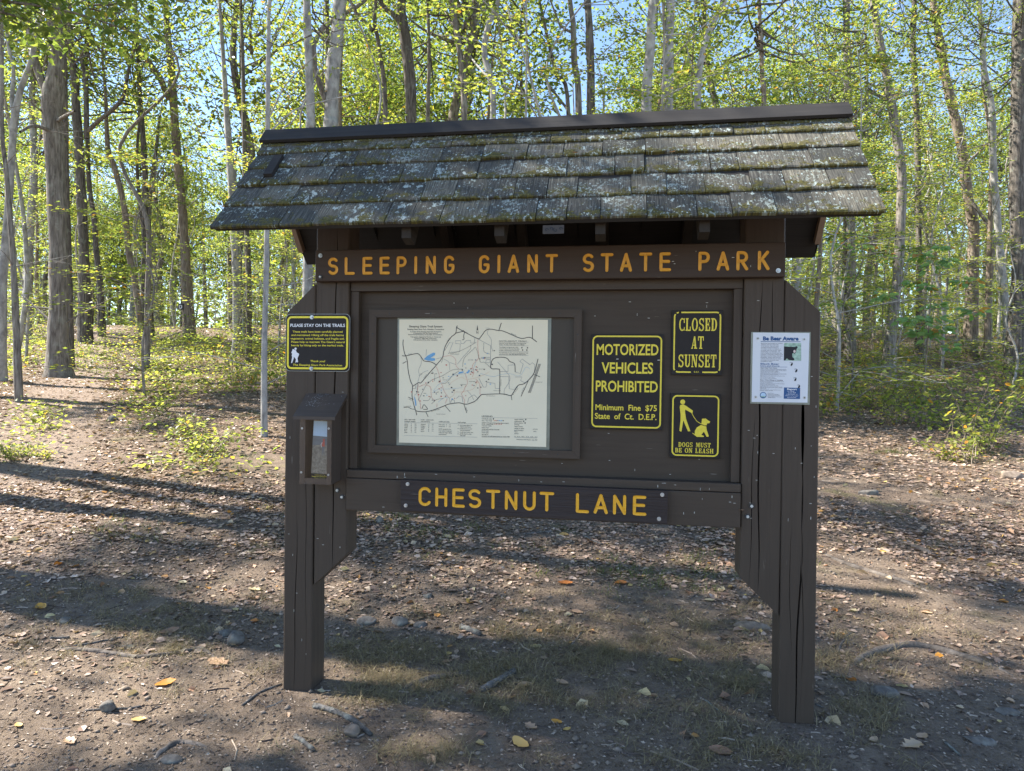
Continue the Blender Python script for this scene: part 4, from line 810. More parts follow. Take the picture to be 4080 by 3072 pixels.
CROWNF=[crown_mesh(40+k,[(3.2,3.2,4.6),(2.8,2.8,5.4),(3.6,3.4,4.2)][k],215,46,.14,LEAF,'crown',hollow=.05) for k in range(3)]
def shade_mesh(seed):  # crown of few dense clumps, shaped to throw contrasty dapples
    r=np.random.default_rng(seed); g=G(); n=17; d=unit(r.normal(0,1,(n,3))); C=d*((.15+.85*r.random(n))**.5)[:,None]*np.array([3.2,3.2,2.0])
    clumps(r,C,r.uniform(.5,1.05,n),300,.13,False,g,flat=.4,tone=np.clip(.46+r.normal(0,.12,n),0,1))
    for c in C: tube(smooth_path([[0,0,-2.2],c*.5+[0,0,-.5],c],3),np.linspace(.035,.008,7),5,g=g,mi=1,cap=False)
    return mesh('crown',g,[LEAF,BARK[2]])
CROWNS=[shade_mesh(50),shade_mesh(51)]
TREES=[]
def crown_at(parent,loc,k,sc,rz,sz=1.0,src=None):
    o=bpy.data.objects.new('crown',(src or CROWN)[k%len(src or CROWN)]); link(o,parent,loc); o.rotation_euler=(0,0,rz); o.scale=(sc,sc,sc*sz); return o
def limbs(g,r,p0,p1,rad,n,spread,mi=0):
    for _ in range(n):
        s=r.uniform(.25,.95); b=p0+(p1-p0)*s; a=r.uniform(0,2*PI); L=spread*r.uniform(.5,1.1)
        d=np.array([math.cos(a),math.sin(a),r.uniform(.25,.9)]); e=b+d*L; m=(b+e)/2+np.array([0,0,-.08*L])+r.normal(0,.06*L,3)
        tube(smooth_path([b,m,e],4),np.linspace(rad*(.5-.25*s),rad*.06+.004,9),6,g=g,mi=mi,cap=False)
def tree(name,label,pts,ws,D=None,bark=0,forks=(),top=13.0,crown=None,cs=1.0,seed=0,group=None,flare=1.5,twigs=0,cat='tree',low=None):
    """a trunk through places of the photograph (enlarged-view units), standing at distance D or where its foot meets the ground"""
    r=np.random.default_rng(seed+100)
    if D is None: p,D=gp(pts[0][0]*Q,pts[0][1]*Q)
    P=[at(x,y,D) for x,y in pts]; R=[w/2*Q/FPX*D for w in ws]
    z0=float(gh(P[0][0],P[0][1]))
    foot=P[0].copy()
    if P[0][2]>z0+.1: foot=np.array([P[0][0]+(P[0][0]-P[1][0])*.05,P[0][1],z0]); P=[foot]+P; R=[R[0]*1.1]+R
    else: P[0][2]=min(P[0][2],z0); foot=P[0].copy(); foot[2]=z0
    Pd=[foot-[0,0,.25]]+P; Rd=[R[0]*flare]+R; Rd[1]*=(1+(flare-1)*.45)
    last=P[-1]; d=unit((P[-1]-P[-2])[None])[0]; d=unit((d+np.array([0,0,.8]))[None])[0]; h=top-last[2]
    if h>.5:
        for k in (.35,.7,1.0):
            q=last+d*h*k/max(d[2],.4)+r.normal(0,.10,3)*k*np.array([1,1,0])*2; Pd.append(q); Rd.append(R[-1]*(1-.72*k))
    t=link(bpy.data.objects.new(name,None),None,foot); tag(t,label,cat,group)
    g=G(); path=smooth_path(Pd,6); rad=np.interp(np.arange(len(path))/6,np.arange(len(Pd)),Rd)
    tube(path,rad*(1+.05*np.sin(path[:,2]*5+seed)),12,g=g,rough=.05,r=r)
    tip=Pd[-1]; base=last if h>.5 else P[max(0,len(P)-2)]
    for f in forks:
        fp,fw=f[0],f[1]; dz=f[2] if len(f)>2 else 0; FP=[at(x,y,D+dz*k/(len(fp)-1)) for k,(x,y) in enumerate(fp)]; FR=[w/2*Q/FPX*D for w in fw]
        if len(f)<4 and fp[-1][1]<60: e=unit((FP[-1]-FP[-2])[None])[0]; FP.append(FP[-1]+unit((e+np.array([0,0,.4]))[None])[0]*3); FR.append(FR[-1]*.35)
        pth=smooth_path(FP,5); tube(pth,np.interp(np.arange(len(pth))/5,np.arange(len(FP)),FR),9,g=g,rough=.05,r=r,cap=False)
    if h>.5: limbs(g,r,base,tip,R[-1],9,2.0)
    for _ in range(twigs):
        s=r.uniform(.12,.95); b=path[int(s*(len(path)-1))]; a=r.uniform(0,2*PI); L_=r.uniform(.5,1.5); dd=np.array([math.cos(a),math.sin(a)*.7,r.uniform(.1,.7)])
        e=b+dd*L_; m=(b+e)/2+r.normal(0,.06,3); tube(smooth_path([b,m,e],4),np.linspace(max(.007,R[-1]*.22),.0022,9),5,g=g,cap=False)
        for _ in range(2):
            c=m+(e-m)*r.uniform(0,.7); e2=c+(dd+r.normal(0,.6,3))*L_*.4; tube([c,(c+e2)/2+r.normal(0,.02,3),e2],[.004,.003,.0015],4,g=g,cap=False)
    trunk=bpy.data.objects.new('trunk',mesh('trunk',g,BARK[bark],True,foot)); link(trunk,t)
    if crown is not None:
        c=tip+np.array([0,0,-1.2]); crown_at(t,Vector(c-foot),crown,cs,r.uniform(0,6))
    if low:
        for (x,y,k,s_) in low: c=at(x,y,D+r.normal(0,.6)); crown_at(t,Vector(c-foot),k,s_,r.uniform(0,6),.8)
    TREES.append(t); return t
tree('young_tree','thin grey tree leaning at the far left edge with a dark upper trunk',[(41,868),(29,576),(14,377),(4,274),(2,0)],[14,11,9,8,7],bark=0,seed=1,top=9,crown=0,cs=.7,twigs=10)
tree('forked_tree','grey sinuous forked tree with curving upper limbs at the left edge',[(5,640),(17,463),(27,309),(33,247),(45,192),(69,127),(75,69),(93,24),(103,0)],[17,15,14,14,12,11,11,10,9],D=12.5,bark=1,seed=2,top=11,crown=1,
     forks=[([(33,247),(26,220),(29,147),(20,110),(14,60),(8,0)],[11,9,7,7,6,5],.4),([(74,117),(66,80),(58,52),(50,30)],[7,6,5,3],-.3,1)],twigs=8)
tree('broken_limb_tree','stout rough grey tree with a forked trunk and a dead bare limb, beside the trail',[(127,813),(125,730),(126,566),(118,343),(113,223),(122,154),(120,34),(118,-60)],[44,38,34,36,43,33,28,26],bark=0,seed=3,top=14,crown=2,cs=1.2,flare=1.9,
     forks=[([(104,215),(98,195),(72,120),(62,51),(58,-10)],[20,16,15,14,13]),([(140,262),(103,256),(161,238)],[3,3,2],0,1),([(128,290),(75,272),(43,285)],[9,7,5],-.8,1),([(122,262),(140,251),(161,240)],[8,7,4],-1.0,1)],twigs=8)
tree('dark_tree','dark trunk hidden closely behind the stout forked tree',[(152,745),(148,566),(143,400),(140,200),(138,40)],[14,13,12,11,10],bark=2,seed=4,crown=0,top=15,D=15.5,twigs=4)
tree('crooked_tree','brown tree with a swollen foot and one long dark limb arching over the trail',[(185,741),(181,545),(172,343),(165,240),(160,154),(153,100),(150,0)],[21,19,19,17,15,11,8],bark=2,seed=5,crown=1,top=15,
     forks=[([(187,300),(185,170),(177,127),(195,88),(206,76)],[11,10,9,6,4],0,1),([(188,285),(212,262),(240,240),(264,213),(272,180),(281,137),(292,100),(300,60)],[9,9,8,8,7,6,5,4],-.8)],flare=2.2,twigs=7)
tree('slender_tree','dark slender tree with a bent foot on the left of the far trail',[(220,727),(216,610),(208,545),(203,470),(192,390),(188,250),(186,100)],[14,12,11,10,9,8,7],bark=2,seed=6,crown=3,top=15,twigs=4)
tree('leaning_tree','pale brown tree leaning left beyond the far end of the trail',[(303,707),(292,610),(278,545),(268,446),(247,360),(233,319),(228,200)],[12,12,12,12,11,10,6],D=22,bark=3,seed=7,crown=0,top=14,twigs=4)
tree('dark_tree','straight dark tree on the right bank of the trail, twin stem beside it',[(312,734),(312,545),(314,412),(310,309),(302,206),(295,51),(293,0)],[14,12,12,11,9,7,6],bark=2,seed=8,crown=1,top=16,forks=[([(320,560),(326,400),(336,330),(345,250)],[8,7,6,5])],twigs=5)
tree('leaning_tree','thin dark tree close behind the straight dark one, leaning apart from it',[(330,722),(319,610),(312,520),(300,420),(296,330)],[10,9,8,7,6],D=23,bark=2,seed=9,crown=2,top=13)
BT=tree('blazed_tree','upright brown tree carrying a small painted trail blaze, right of the trail',[(410,734),(400,545),(391,412),(381,309),(374,206),(370,150),(362,69),(357,0)],[23,18,17,17,16,15,13,12],bark=3,seed=10,crown=3,top=16,
     forks=[([(366,215),(357,195),(343,165),(309,117),(285,80),(261,51),(240,20)],[13,13,13,12,10,9,8],-1.2)],twigs=6)
tree('birch_tree','pale grey patchy tree left of the notice board under the roof corner',[(511,724),(511,576),(505,500),(500,377),(490,250),(482,120)],[17,17,18,18,12,9],D=18,bark=1,seed=11,crown=0,top=14,twigs=4)
tree('dark_tree','dark straight trunk between the pale patchy tree and the board',[(538,700),(536,560),(532,470),(528,330),(525,150)],[12,11,10,9,8],D=17,bark=2,seed=12,crown=2,top=15)
tree('young_tree','slim pale sapling tree standing just left of the notice board',[(571,943),(571,765),(576,545),(578,309),(580,103),(583,0)],[13,12,11,10,9,8],bark=1,seed=13,crown=1,cs=.55,top=8.2,twigs=12,
     forks=[([(578,290),(640,236),(720,214),(800,196)],[4,3,2.5,1.5],.5,1),([(578,320),(610,280),(640,250),(705,120),(760,60)],[3.5,3,3,2,1.2],.8,1),([(579,260),(620,180),(690,110),(730,40)],[3,2.5,2,1.2],-.5,1),([(577,330),(520,300),(440,290),(370,240)],[3,2.5,2,1.2],-.6,1),([(580,110),(600,60),(625,20)],[4,3,2],0)])
tree('beech_tree','smooth pale grey trunk, slimmer of the pair above the left roof',[(668,300),(672,274),(667,137),(662,0)],[18,18,17,16],D=12,bark=1,seed=14,crown=2,top=14)
tree('beech_tree','thick smooth pale grey trunk, broader of the pair above the left roof',[(714,300),(715,274),(719,154),(727,86),(734,0)],[31,30,30,28,27],D=12.6,bark=1,seed=15,crown=3,top=15,cs=1.2)
tree('dark_tree','thin dark trunk right behind the thick pale grey one',[(706,300),(708,150),(706,0)],[11,10,9],D=19,bark=2,seed=16,crown=0,top=16)
tree('forked_tree','dark forked tree with a limb sweeping left above the roof',[(833,268),(819,103),(809,51),(812,0)],[11,9,8,7],D=15,bark=2,seed=17,crown=1,top=14,forks=[([(806,66),(790,48),(761,10)],[8,7,6])],twigs=3)
tree('oak_tree','stout nearly black tree above the middle of the roof with a limb to the left',[(888,264),(878,103),(867,34),(867,0)],[24,25,21,19],D=15,bark=2,seed=18,crown=2,top=15,cs=1.2,forks=[([(866,48),(845,27),(815,-10)],[12,11,9])],twigs=3)
tree('pole_tree','straight thin grey-brown pole tree right of the nearly black trunk',[(924,264),(927,137),(924,0)],[9,8,7],D=16,bark=0,seed=19,crown=3,top=13)
tree('bent_tree','dark tree with a slight bend and a stub branch above the roof ridge',[(1003,261),(996,137),(984,51),(977,0)],[14,13,12,11],D=14.5,bark=0,seed=20,crown=0,top=14,forks=[([(988,70),(998,62),(1010,40)],[8,6,4],0,1)])
tree('bent_tree','white-barked tree bending right, dark at its lower trunk',[(1065,257),(1060,172),(1046,113),(1056,51),(1077,0)],[13,13,13,12,10],D=13.5,bark=1,seed=21,crown=1,top=13,forks=[([(1058,170),(1030,140),(1015,120)],[6,5,3],1,1)])
tree('pole_tree','very thin pale upright pole beside the white-barked bent tree',[(1136,254),(1137,120),(1136,0)],[5,4.5,4],D=11,bark=1,seed=22,crown=2,cs=.6,top=11)
tree('leaning_tree','thin dark tree leaning left over the centre right of the roof',[(1228,247),(1200,154),(1176,51),(1165,0)],[9,8,6,5],D=15,bark=2,seed=23,crown=3,top=12,forks=[([(1225,235),(1190,190),(1161,145)],[6,5,3],1,1)])
tree('forked_tree','grey-brown forked tree left of a straight dark one over the roof',[(1250,250),(1241,137),(1238,51),(1231,0)],[14,13,12,10],D=14,bark=0,seed=24,crown=0,top=14,forks=[([(1238,72),(1215,58),(1200,30)],[6,5,4])])
tree('dark_tree','straight dark tree with patchy bark above the roof ridge',[(1276,247),(1274,103),(1269,0)],[18,17,15],D=13,bark=2,seed=25,crown=1,top=15)
tree('lichen_tree','straight tree spotted with pale green lichen above the right half of the roof',[(1396,240),(1404,116),(1410,0)],[22,20,18],D=12,bark=1,seed=26,crown=2,top=15)
tree('beech_tree','pale grey tree with black branch knots right of the lichened trunk',[(1444,240),(1444,116),(1448,0)],[21,20,19],D=12.5,bark=1,seed=27,crown=3,top=15,forks=[([(1442,110),(1434,50),(1420,0)],[6,5,4])])
tree('leaning_tree','pale tree leaning right toward the sky above the right roof end',[(1506,236),(1518,116),(1541,46),(1565,0)],[15,14,13,11],D=13,bark=1,seed=28,crown=0,top=13,forks=[([(1512,180),(1490,130),(1478,60)],[4,3,2],0,1)])
tree('snag','short broken grey-brown trunk half hidden by leaves at the upper right',[(1650,230),(1648,197),(1644,97),(1640,0)],[10,9,9,8],D=14,bark=3,seed=29,crown=2,cs=.9,top=11)
tree('curved_tree','mid grey tree curving up from the undergrowth at the right of the board',[(1916,824),(1930,667),(1940,581),(1948,387),(1936,290),(1921,194),(1901,97),(1886,0)],[24,22,20,19,18,17,15,14],bark=0,seed=30,crown=3,top=12,twigs=9,low=[(1800,130,1,.55)])
tree('straight_tree','thin dark straight tree behind the leafy sapling at the right',[(1984,770),(1986,640),(1985,542),(1981,271),(1973,116),(1975,0)],[15,13,12,12,11,10],bark=2,seed=31,crown=1,top=15)
tree('leaning_tree','rough grey-brown tree leaning left at the right of the picture',[(2095,778),(2102,560),(2107,581) if False else (2104,500),(2091,426),(2076,310),(2053,213),(2037,136),(2025,58),(2015,0)],[25,22,21,20,19,18,17,15,13],bark=3,seed=32,crown=2,top=14,twigs=4)
tree('straight_tree','sunlit pale trunk between the leaning rough tree and the right edge',[(2175,700),(2157,504),(2145,349),(2142,232),(2126,155),(2120,58)],[15,14,14,13,12,10],D=19,bark=1,seed=33,crown=0,top=15)
tree('oak_tree','big dark rough trunk cut by the right edge of the picture',[(2192,820),(2204,581),(2196,426),(2200,232),(2204,0)],[36,31,29,28,26],bark=2,seed=34,crown=3,cs=1.1,top=13,flare=1.8,low=[(2120,40,2,.5)])
tree('straight_tree','grey trunk right of the board end, behind the drooping green leaves',[(1838,640),(1838,542),(1836,420),(1832,200),(1828,0)],[20,19,17,15,13],D=19,bark=0,seed=35,crown=1,top=15)
tree('young_tree','thin brown tree just right of the post under the roof overhang',[(1762,690),(1768,600),(1772,540),(1774,420)],[10,9,9,7],D=13,bark=3,seed=36,crown=0,cs=.6,top=7)
tree('leaning_tree','short pale leaning stem behind the right post of the notice board',[(1712,760),(1722,600),(1738,545),(1760,430)],[12,11,10,7],D=14,bark=1,seed=37,crown=2,cs=.6,top=8)
# the blaze painted on its tree
p,D=gp(410*Q,734*Q); b=at(396,664,D)-FW*.19; g=G(); box(b[0]-.095,b[0]+.095,b[1]-.004,b[1]+.05,b[2]-.105,b[2]+.105,.0,g=g); obj('blaze_plate',g,M['bolt'],BT)
g=G(); ribbon([(b[0]+.048*math.cos(a),b[2]+.058*math.sin(a)) for a in np.linspace(2.1,7.3,14)],.034,lambda x,y,d:(x,b[1]-.005-d,y),g,.003,.001); obj('blaze_mark',g,M['signwhite'],BT)

# trees deeper in the wood: a few grown ones, then copies of each with their crowns
def proto_tree(seed,bark,H,rad,k,sc,far):
    r=np.random.default_rng(seed); t=link(bpy.data.objects.new('tree',None)); g=G(); P=[(0,0,-.3)]
    for z in np.linspace(0,H,6): P.append((r.normal(0,.10)*z*.35,r.normal(0,.10)*z*.35,z))
    path=smooth_path(P,5); tube(path,np.interp(path[:,2],[-.3,0,.6,H*.5,H],[rad*1.7,rad*1.4,rad,rad*.72,rad*.15]),9,g=g,rough=.06,r=r)
    limbs(g,r,np.array(P[3]),np.array(P[-1]),rad*.8,12,2.3)
    link(bpy.data.objects.new('trunk',mesh('trunk',g,BARK[bark],True)),t)
    crown_at(t,(P[-2][0],P[-2][1],H*.66),k,sc,0,1.0,CROWNF if far else CROWN)
    return t
PT=[proto_tree(60+k,[0,2,1,3,0,2][k],[15,14,16,13,15,14][k],[.14,.12,.16,.11,.18,.10][k],k,[1.0,.95,1.05,.9,1.1,.95][k],True) for k in range(6)]
spots=[]; r=np.random.default_rng(77); tries=0
RX=np.array([math.cos(YAW),math.sin(YAW)])
while len(spots)<74 and tries<6000:
    tries+=1; d=18+46*r.random()**.8; l=r.uniform(-.86,.84)*d
    if d<34 and abs(l-trail_q(d))<1.3: continue
    x,y=CAM[:2]+F2*d+RX*l
    if any((x-a)**2+(y-b_)**2<(1.6+d*.03)**2 for a,b_,*_ in spots): continue
    spots.append((x,y,d,l))
for a in (-.63,-.60,-.57,-.55,-.53,-.51,-.49,-.65): d=r.uniform(36,60); l=a*d; x,y=CAM[:2]+F2*d+RX*l; spots.append((x,y,d,l))
SECT=[(-.9,-.62,'behind the forked trees at the far left'),(-.62,-.50,'around the far end of the trail'),(-.50,-.36,'between the trail and the notice board'),(-.36,-.10,'above the left half of the roof'),(-.10,.16,'above the middle of the roof'),(.16,.40,'above the right half of the roof'),(.40,.58,'right of the roof end'),(.58,.90,'behind the trees at the right edge')]
TONE=['grey','dark','pale','brown','stout grey','slim dark']
used=[False]*6
for i,(x,y,d,l) in enumerate(spots):
    k=int(r.integers(0,6)); a=l/d; sec=next((s for lo,hi,s in SECT if lo<=a<hi),SECT[-1][2])
    lab=f'distant {TONE[k]} tree deep in the wood {sec}'; loc=(x,y,float(gh(x,y))); sc=r.uniform(.85,1.2); rz=r.uniform(0,6)
    if not used[k]:
        o=PT[k]; used[k]=True; o.location=loc; o.rotation_euler=(0,0,rz); o.scale=(sc,)*3; tag(o,lab,'tree','distant trees deep in the wood')
    else: o=dup(PT[k],loc,rz,sc,lab,'distant trees deep in the wood'); o['category']='tree'
def proto_pole(seed,bark,H,rad):
    r=np.random.default_rng(seed); t=link(bpy.data.objects.new('tree',None)); g=G(); P=[(0,0,-.2)]+[(r.normal(0,.05)*z,r.normal(0,.05)*z,z) for z in np.linspace(0,H,6)]
    path=smooth_path(P,5); tube(path,np.interp(path[:,2],[-.2,0,H],[rad*1.5,rad*1.2,rad*.25]),7,g=g); lf=G()
    for k in range(20):
        q=path[r.integers(6,len(path))]; a=r.uniform(0,6.3); L=r.uniform(.5,1.6); e=q+np.array([math.cos(a),math.sin(a),r.uniform(0,.7)])*L; tube([q,(q+e)/2+[0,0,-.05],e],[.014,.009,.004],4,g=g,cap=False)
        if q[2]>H*.45: clumps(r,np.array([e,(q+e)/2]),.45,14,.085,False,lf)
    link(bpy.data.objects.new('trunk',mesh('trunk',g,BARK[bark],True)),t); link(bpy.data.objects.new('crown',mesh('crown',lf,LEAFY)),t); return t
PP=[proto_pole(260,1,8,.05),proto_pole(261,0,9,.065),proto_pole(262,1,7,.04),proto_pole(263,3,10,.075)]
r=np.random.default_rng(79); usedp=[False]*4; n=0
while n<58:
    d=r.uniform(13,36); a=r.uniform(-.8,.8); l=a*d
    if abs(l-trail_q(d))<1.3: continue
    x,y=CAM[:2]+F2*d+RX*l; k=int(r.integers(0,4)); n+=1; sec=next((s for lo,hi,s in SECT if lo<=a<hi),SECT[-1][2]); lab=f"{['slim pale','thin grey','very thin pale','thin brown'][k]} pole tree with few leaves {sec}"; loc=(x,y,float(gh(x,y))); rz=r.uniform(0,6); sc=r.uniform(.8,1.2)
    if not usedp[k]: o=PP[k]; usedp[k]=True; o.location=loc; o.rotation_euler=(0,0,rz); tag(o,lab,'tree','slim pole trees in the wood')
    else: o=dup(PP[k],loc,rz,sc,lab,'slim pole trees in the wood'); o['category']='tree'
# unseen shade trees added out of view on the sunny side to dapple the ground
for i,(x,y,k,sc) in enumerate(((-12.6,3.9,2,1.0),(-8.9,3.3,1,.85),(-13.2,.0,0,1.0),(-10.6,6.5,3,.9),(-17,8.5,4,1.1))):
    t=thing('unseen_shade_tree',(x,y,float(gh(x,y))),'shade tree of the wood beyond the left edge of the picture','tree','shade trees at the left'); r=np.random.default_rng(400+i); b=np.array(t.location); H=10.5*sc
    g=G(); top=b+[r.normal(0,.3),r.normal(0,.3),H]; tube(smooth_path([b-[0,0,.3],b+[0,0,.4],(b+top)/2+[.1,.1,0],top],5),np.linspace(.2,.06,16),9,g=g,rough=.05,r=r); obj('trunk',g,BARK[k%4],t,True)
    crown_at(t,Vector(top-b+[0,0,1.2]),i,sc,r.uniform(0,6),1.0,CROWNS)
# young understory trees with flat sprays of pale leaves
def proto_under(seed,H,nb,reach,nl,size,mt,bare=0,bark=1,name='sapling',fine=False,rad=.022):
    r=np.random.default_rng(seed); t=link(bpy.data.objects.new(name,None)); g=G(); lf=G(); P=[(0,0,-.2)]
    for z in np.linspace(0,H,6): P.append((r.normal(0,.05)*z,r.normal(0,.05)*z,z))
    path=smooth_path(P,4); tube(path,np.interp(path[:,2],[-.2,0,H],[rad*1.4,rad*1.1,rad*.15]),7,g=g)
    for b in range(nb+bare):
        s=(.14+.84*(b+r.random())/nb) if b<nb else r.uniform(.1,.6); i=min(int(s*(len(path)-1)),len(path)-1); p=path[i]; a=b*2.4+r.normal(0,.4); L=reach*(1.1-.7*s)*r.uniform(.7,1.2)
        d=np.array([math.cos(a),math.sin(a),r.uniform(.05,.4)]); q=smooth_path([p,p+d*L*.5+[0,0,.05*L],p+d*L+[0,0,-.08*L]],4); tube(q,np.linspace(rad*.38,.0025,len(q)),5,g=g,cap=False)
        for u in np.linspace(.3,.95,4):
            c=q[int(u*(len(q)-1))]; sd=np.cross(d,[0,0,1]); sg=1 if r.random()<.5 else -1; e=c+(d*.5+sd*sg*r.uniform(.5,1))*L*.38*(1.1-u*.5); tube([c,(c+e)/2+[0,0,.02],e],[.0045,.003,.0018],4,g=g,cap=False)
            if b<nb:
                n=nl; s_=r.random(n)[:,None]; base=np.where(r.random((n,1))<.5,c+(e-c)*s_,q[(s_[:,0]*(len(q)-1)).astype(int)])
                pos=base+r.normal(0,1,(n,3))*np.array([.10,.10,.03])*L*.9; A=unit(d+sd*r.normal(0,.8,(n,1))+np.array([0,0,-.25])); N=np.array([0,0,1.])+r.normal(0,.32,(n,3)); z=size*r.uniform(.7,1.2,n)
                leaf_geo(lf,pos,A,N,z,z*.6,np.clip(r.normal(.48,.2,n)+(r.random(n)<.03)*.4,0,1),fine,fold=.06,curl=.1)
    link(bpy.data.objects.new('stem',mesh('stem',g,BARK[bark],True)),t)
    if lf.n: link(bpy.data.objects.new('foliage',mesh('foliage',lf,mt)),t)
    return t
PU=[proto_under(200,5.6,24,2.2,30,.075,LEAFY),proto_under(201,3.4,18,1.6,26,.07,LEAFY),proto_under(202,8.0,30,2.7,34,.08,LEAFY,rad=.035),proto_under(203,4.6,20,1.9,28,.075,LEAF,bark=0),proto_under(204,4.6,10,1.5,6,.075,LEAFY,bare=14)]
us=[]; r=np.random.default_rng(78); tries=0
while len(us)<160 and tries<20000:
    tries+=1; d=7.0+35*r.random()**.8; a=r.uniform(-.80,.82); l=a*d
    if abs(l-trail_q(d))<1.15+.03*d*.5: continue
    if d<11 and -.42<a<.36: continue
    x,y=CAM[:2]+F2*d+RX*l
    if any((x-p)**2+(y-q)**2<(.7+.02*d)**2 for p,q,*_ in us): continue
    us.append((x,y,d,a))
USEC=[(-.9,-.60,'left of the trail'),(-.60,-.34,'between trail and board'),(-.34,.0,'behind the left of the roof'),(0,.36,'behind the right of the roof'),(.36,.56,'right of the board'),(.56,.9,'near the right edge')]
UK=['tall','short','very tall','dark green','sparse bare']
usedu=[False]*5
for i,(x,y,d,a) in enumerate(us):
    k=int(r.choice([0,0,1,2,2,3])) if a>-.2 else int(r.integers(0,5)) if d>10 else int(r.choice([1,4,4,4]))
    if a>.55 and d<11: continue
    sec=next((s for lo,hi,s in USEC if lo<=a<hi),USEC[-1][2]); dist='near' if d<13 else 'mid-distance' if d<22 else 'far'
    lab=f'{dist} {UK[k]} understory sapling with flat leaf sprays, {sec}'; loc=(x,y,float(gh(x,y))); rz=r.uniform(0,6); sc=r.uniform(.75,1.2)
    if not usedu[k]: o=PU[k]; usedu[k]=True; o.location=loc; o.rotation_euler=(0,0,rz); o.scale=(sc,)*3; tag(o,lab,'sapling','understory saplings')
    else: o=dup(PU[k],loc,rz,sc,lab,'understory saplings'); o['category']='sapling'
for k,u in enumerate(usedu):
    if not u: bpy.data.objects.remove(PU[k].children[0]); 

# the wood beyond, too far to tell its trees apart
r=np.random.default_rng(90); g=G(); d=48+50*r.random(1500); a=r.uniform(-.95,.95,1500); l=a*d
C=np.stack([CAM[0]+F2[0]*d+RX[0]*l,CAM[1]+F2[1]*d+RX[1]*l,np.zeros(1500)],-1); C[:,2]=gh(C[:,0],C[:,1])+r.uniform(.3,1,1500)**1.1*20*r.random(1500)
clumps(r,C,r.uniform(2.2,4.0,1500),75,.5,False,g,flat=.8,tilt=.8)
for _ in range(130):
    d=r.uniform(46,80); l=r.uniform(-.85,.85)*d; x,y=CAM[:2]+F2*d+RX*l; z=float(gh(x,y)); k=r.normal(0,.6,2); tube([(x,y,z-.3),(x+k[0]*.4,y+k[1]*.4,z+5),(x+k[0],y+k[1],z+14)],[.2,.15,.05],6,g=g,mi=1,cap=False)
tag(obj('far_wood',g,[LEAFY,BARK[0]]),'hazy green mass of far woodland closing the view behind the trees','woodland',kind='stuff')

# ------------------------------------------------------------------ forest floor: things one can point at, then the uncountable litter
def place(px,py): p,s=gp(px,py); return p,s
def stone(label,px,py,wpx,hr=.6,seed=0,mt=None,sink=.3,ang=9,asp=.8):
    r=np.random.default_rng(seed+500); p,s=place(px,py); R=wpx/2*s/FPX; bm=bmesh.new(); bmesh.ops.create_icosphere(bm,subdivisions=3,radius=1)
    V=np.array([v.co[:] for v in bm.verts])
    for _ in range(ang):
        n=unit(r.normal(0,1,(1,3)))[0]; dd=r.uniform(.55,.85); V-=np.maximum(0,V@n-dd)[:,None]*n
    V*=1+.10*vnoise(V[:,0]*2+seed,V[:,1]*2+V[:,2]*1.7,seed)[:,None]; V=V*np.array([1,asp,hr])*R*1.15; a=r.uniform(0,6); c,sn=math.cos(a),math.sin(a)
    if asp<.7: a=0; c,sn=1,0
    V=V@np.array([[c,sn,0],[-sn,c,0],[0,0,1]])
    for v,q in zip(bm.verts,V): v.co=q
    o=p+np.array([0,0,R*hr*(1-2*sink)*.9]); g=from_bm(bm); g.move(lambda A:A+o)
    return tag(obj('stone',g,mt or STONE,smooth=True,org=o),label,'stone','stones on the forest floor')
for k,(lab,px,py,w,hr,mt,sk,ang,asp) in enumerate((
 ('largest grey angular stone lying left of the left post',939,2562,78,.75,STONE,.2,12,.8),('dark stone tucked behind the largest grey one',901,2530,60,.55,STONE,.3,8,.8),('pale blocky stone on the bare shaded soil at lower left',431,2830,72,.7,STONE,.15,14,.8),
 ('smooth round tan stone beside the thick curved stick',1402,2930,58,.8,STONE2,.15,2,.9),('flat grey stone half buried at the bottom near the bent root',685,3032,80,.4,STONE,.4,6,.6),('dark stone half sunk in the litter far left',260,2478,44,.6,STONE,.3,6,.8),
 ('mossy low stone just right of the left post',1464,2484,78,.5,STONE,.4,5,.6),('mossy rounded stone in the middle of the three right of the left post',1592,2484,66,.6,STONE,.35,5,.8),('small mossy stone, last of the three right of the left post',1676,2496,52,.5,STONE,.4,5,.8),
 ('small pale stone among leaves below the lane board',1705,2380,44,.5,STONE,.3,9,.8),('dark upright stone in the litter right of the left bracket timber',1512,2080,34,.9,STONE,.2,9,.8),('pale oval pebble near the right post on the moss',2567,2480,34,.55,STONE2,.2,1,.8),
 ('dark lumpy stone on the bare ground right of the right post',3522,2772,110,.5,STONE,.4,7,.6),('flat grey stone near the lower right corner',3902,2955,110,.35,STONE,.45,6,.6),('flat grey stone at the right edge below the long root',4018,2846,90,.35,STONE,.45,6,.6),
 ('pale flat half-buried stone left of the right post foot',2995,2500,130,.25,STONE2,.5,4,.5),('round stone lying on the trail',453,1676,42,.65,STONE,.25,6,.8),('mossy low stone beyond the right post',3462,1970,70,.5,STONE,.4,5,.6),('long pale stone in the leaf litter at the far right',4030,1905,90,.45,STONE2,.35,6,.5),('low stone on the middle of the trail',520,1497,50,.4,STONE,.4,5,.6))): stone(lab,px,py,w,hr,k,mt,sk,ang,asp)
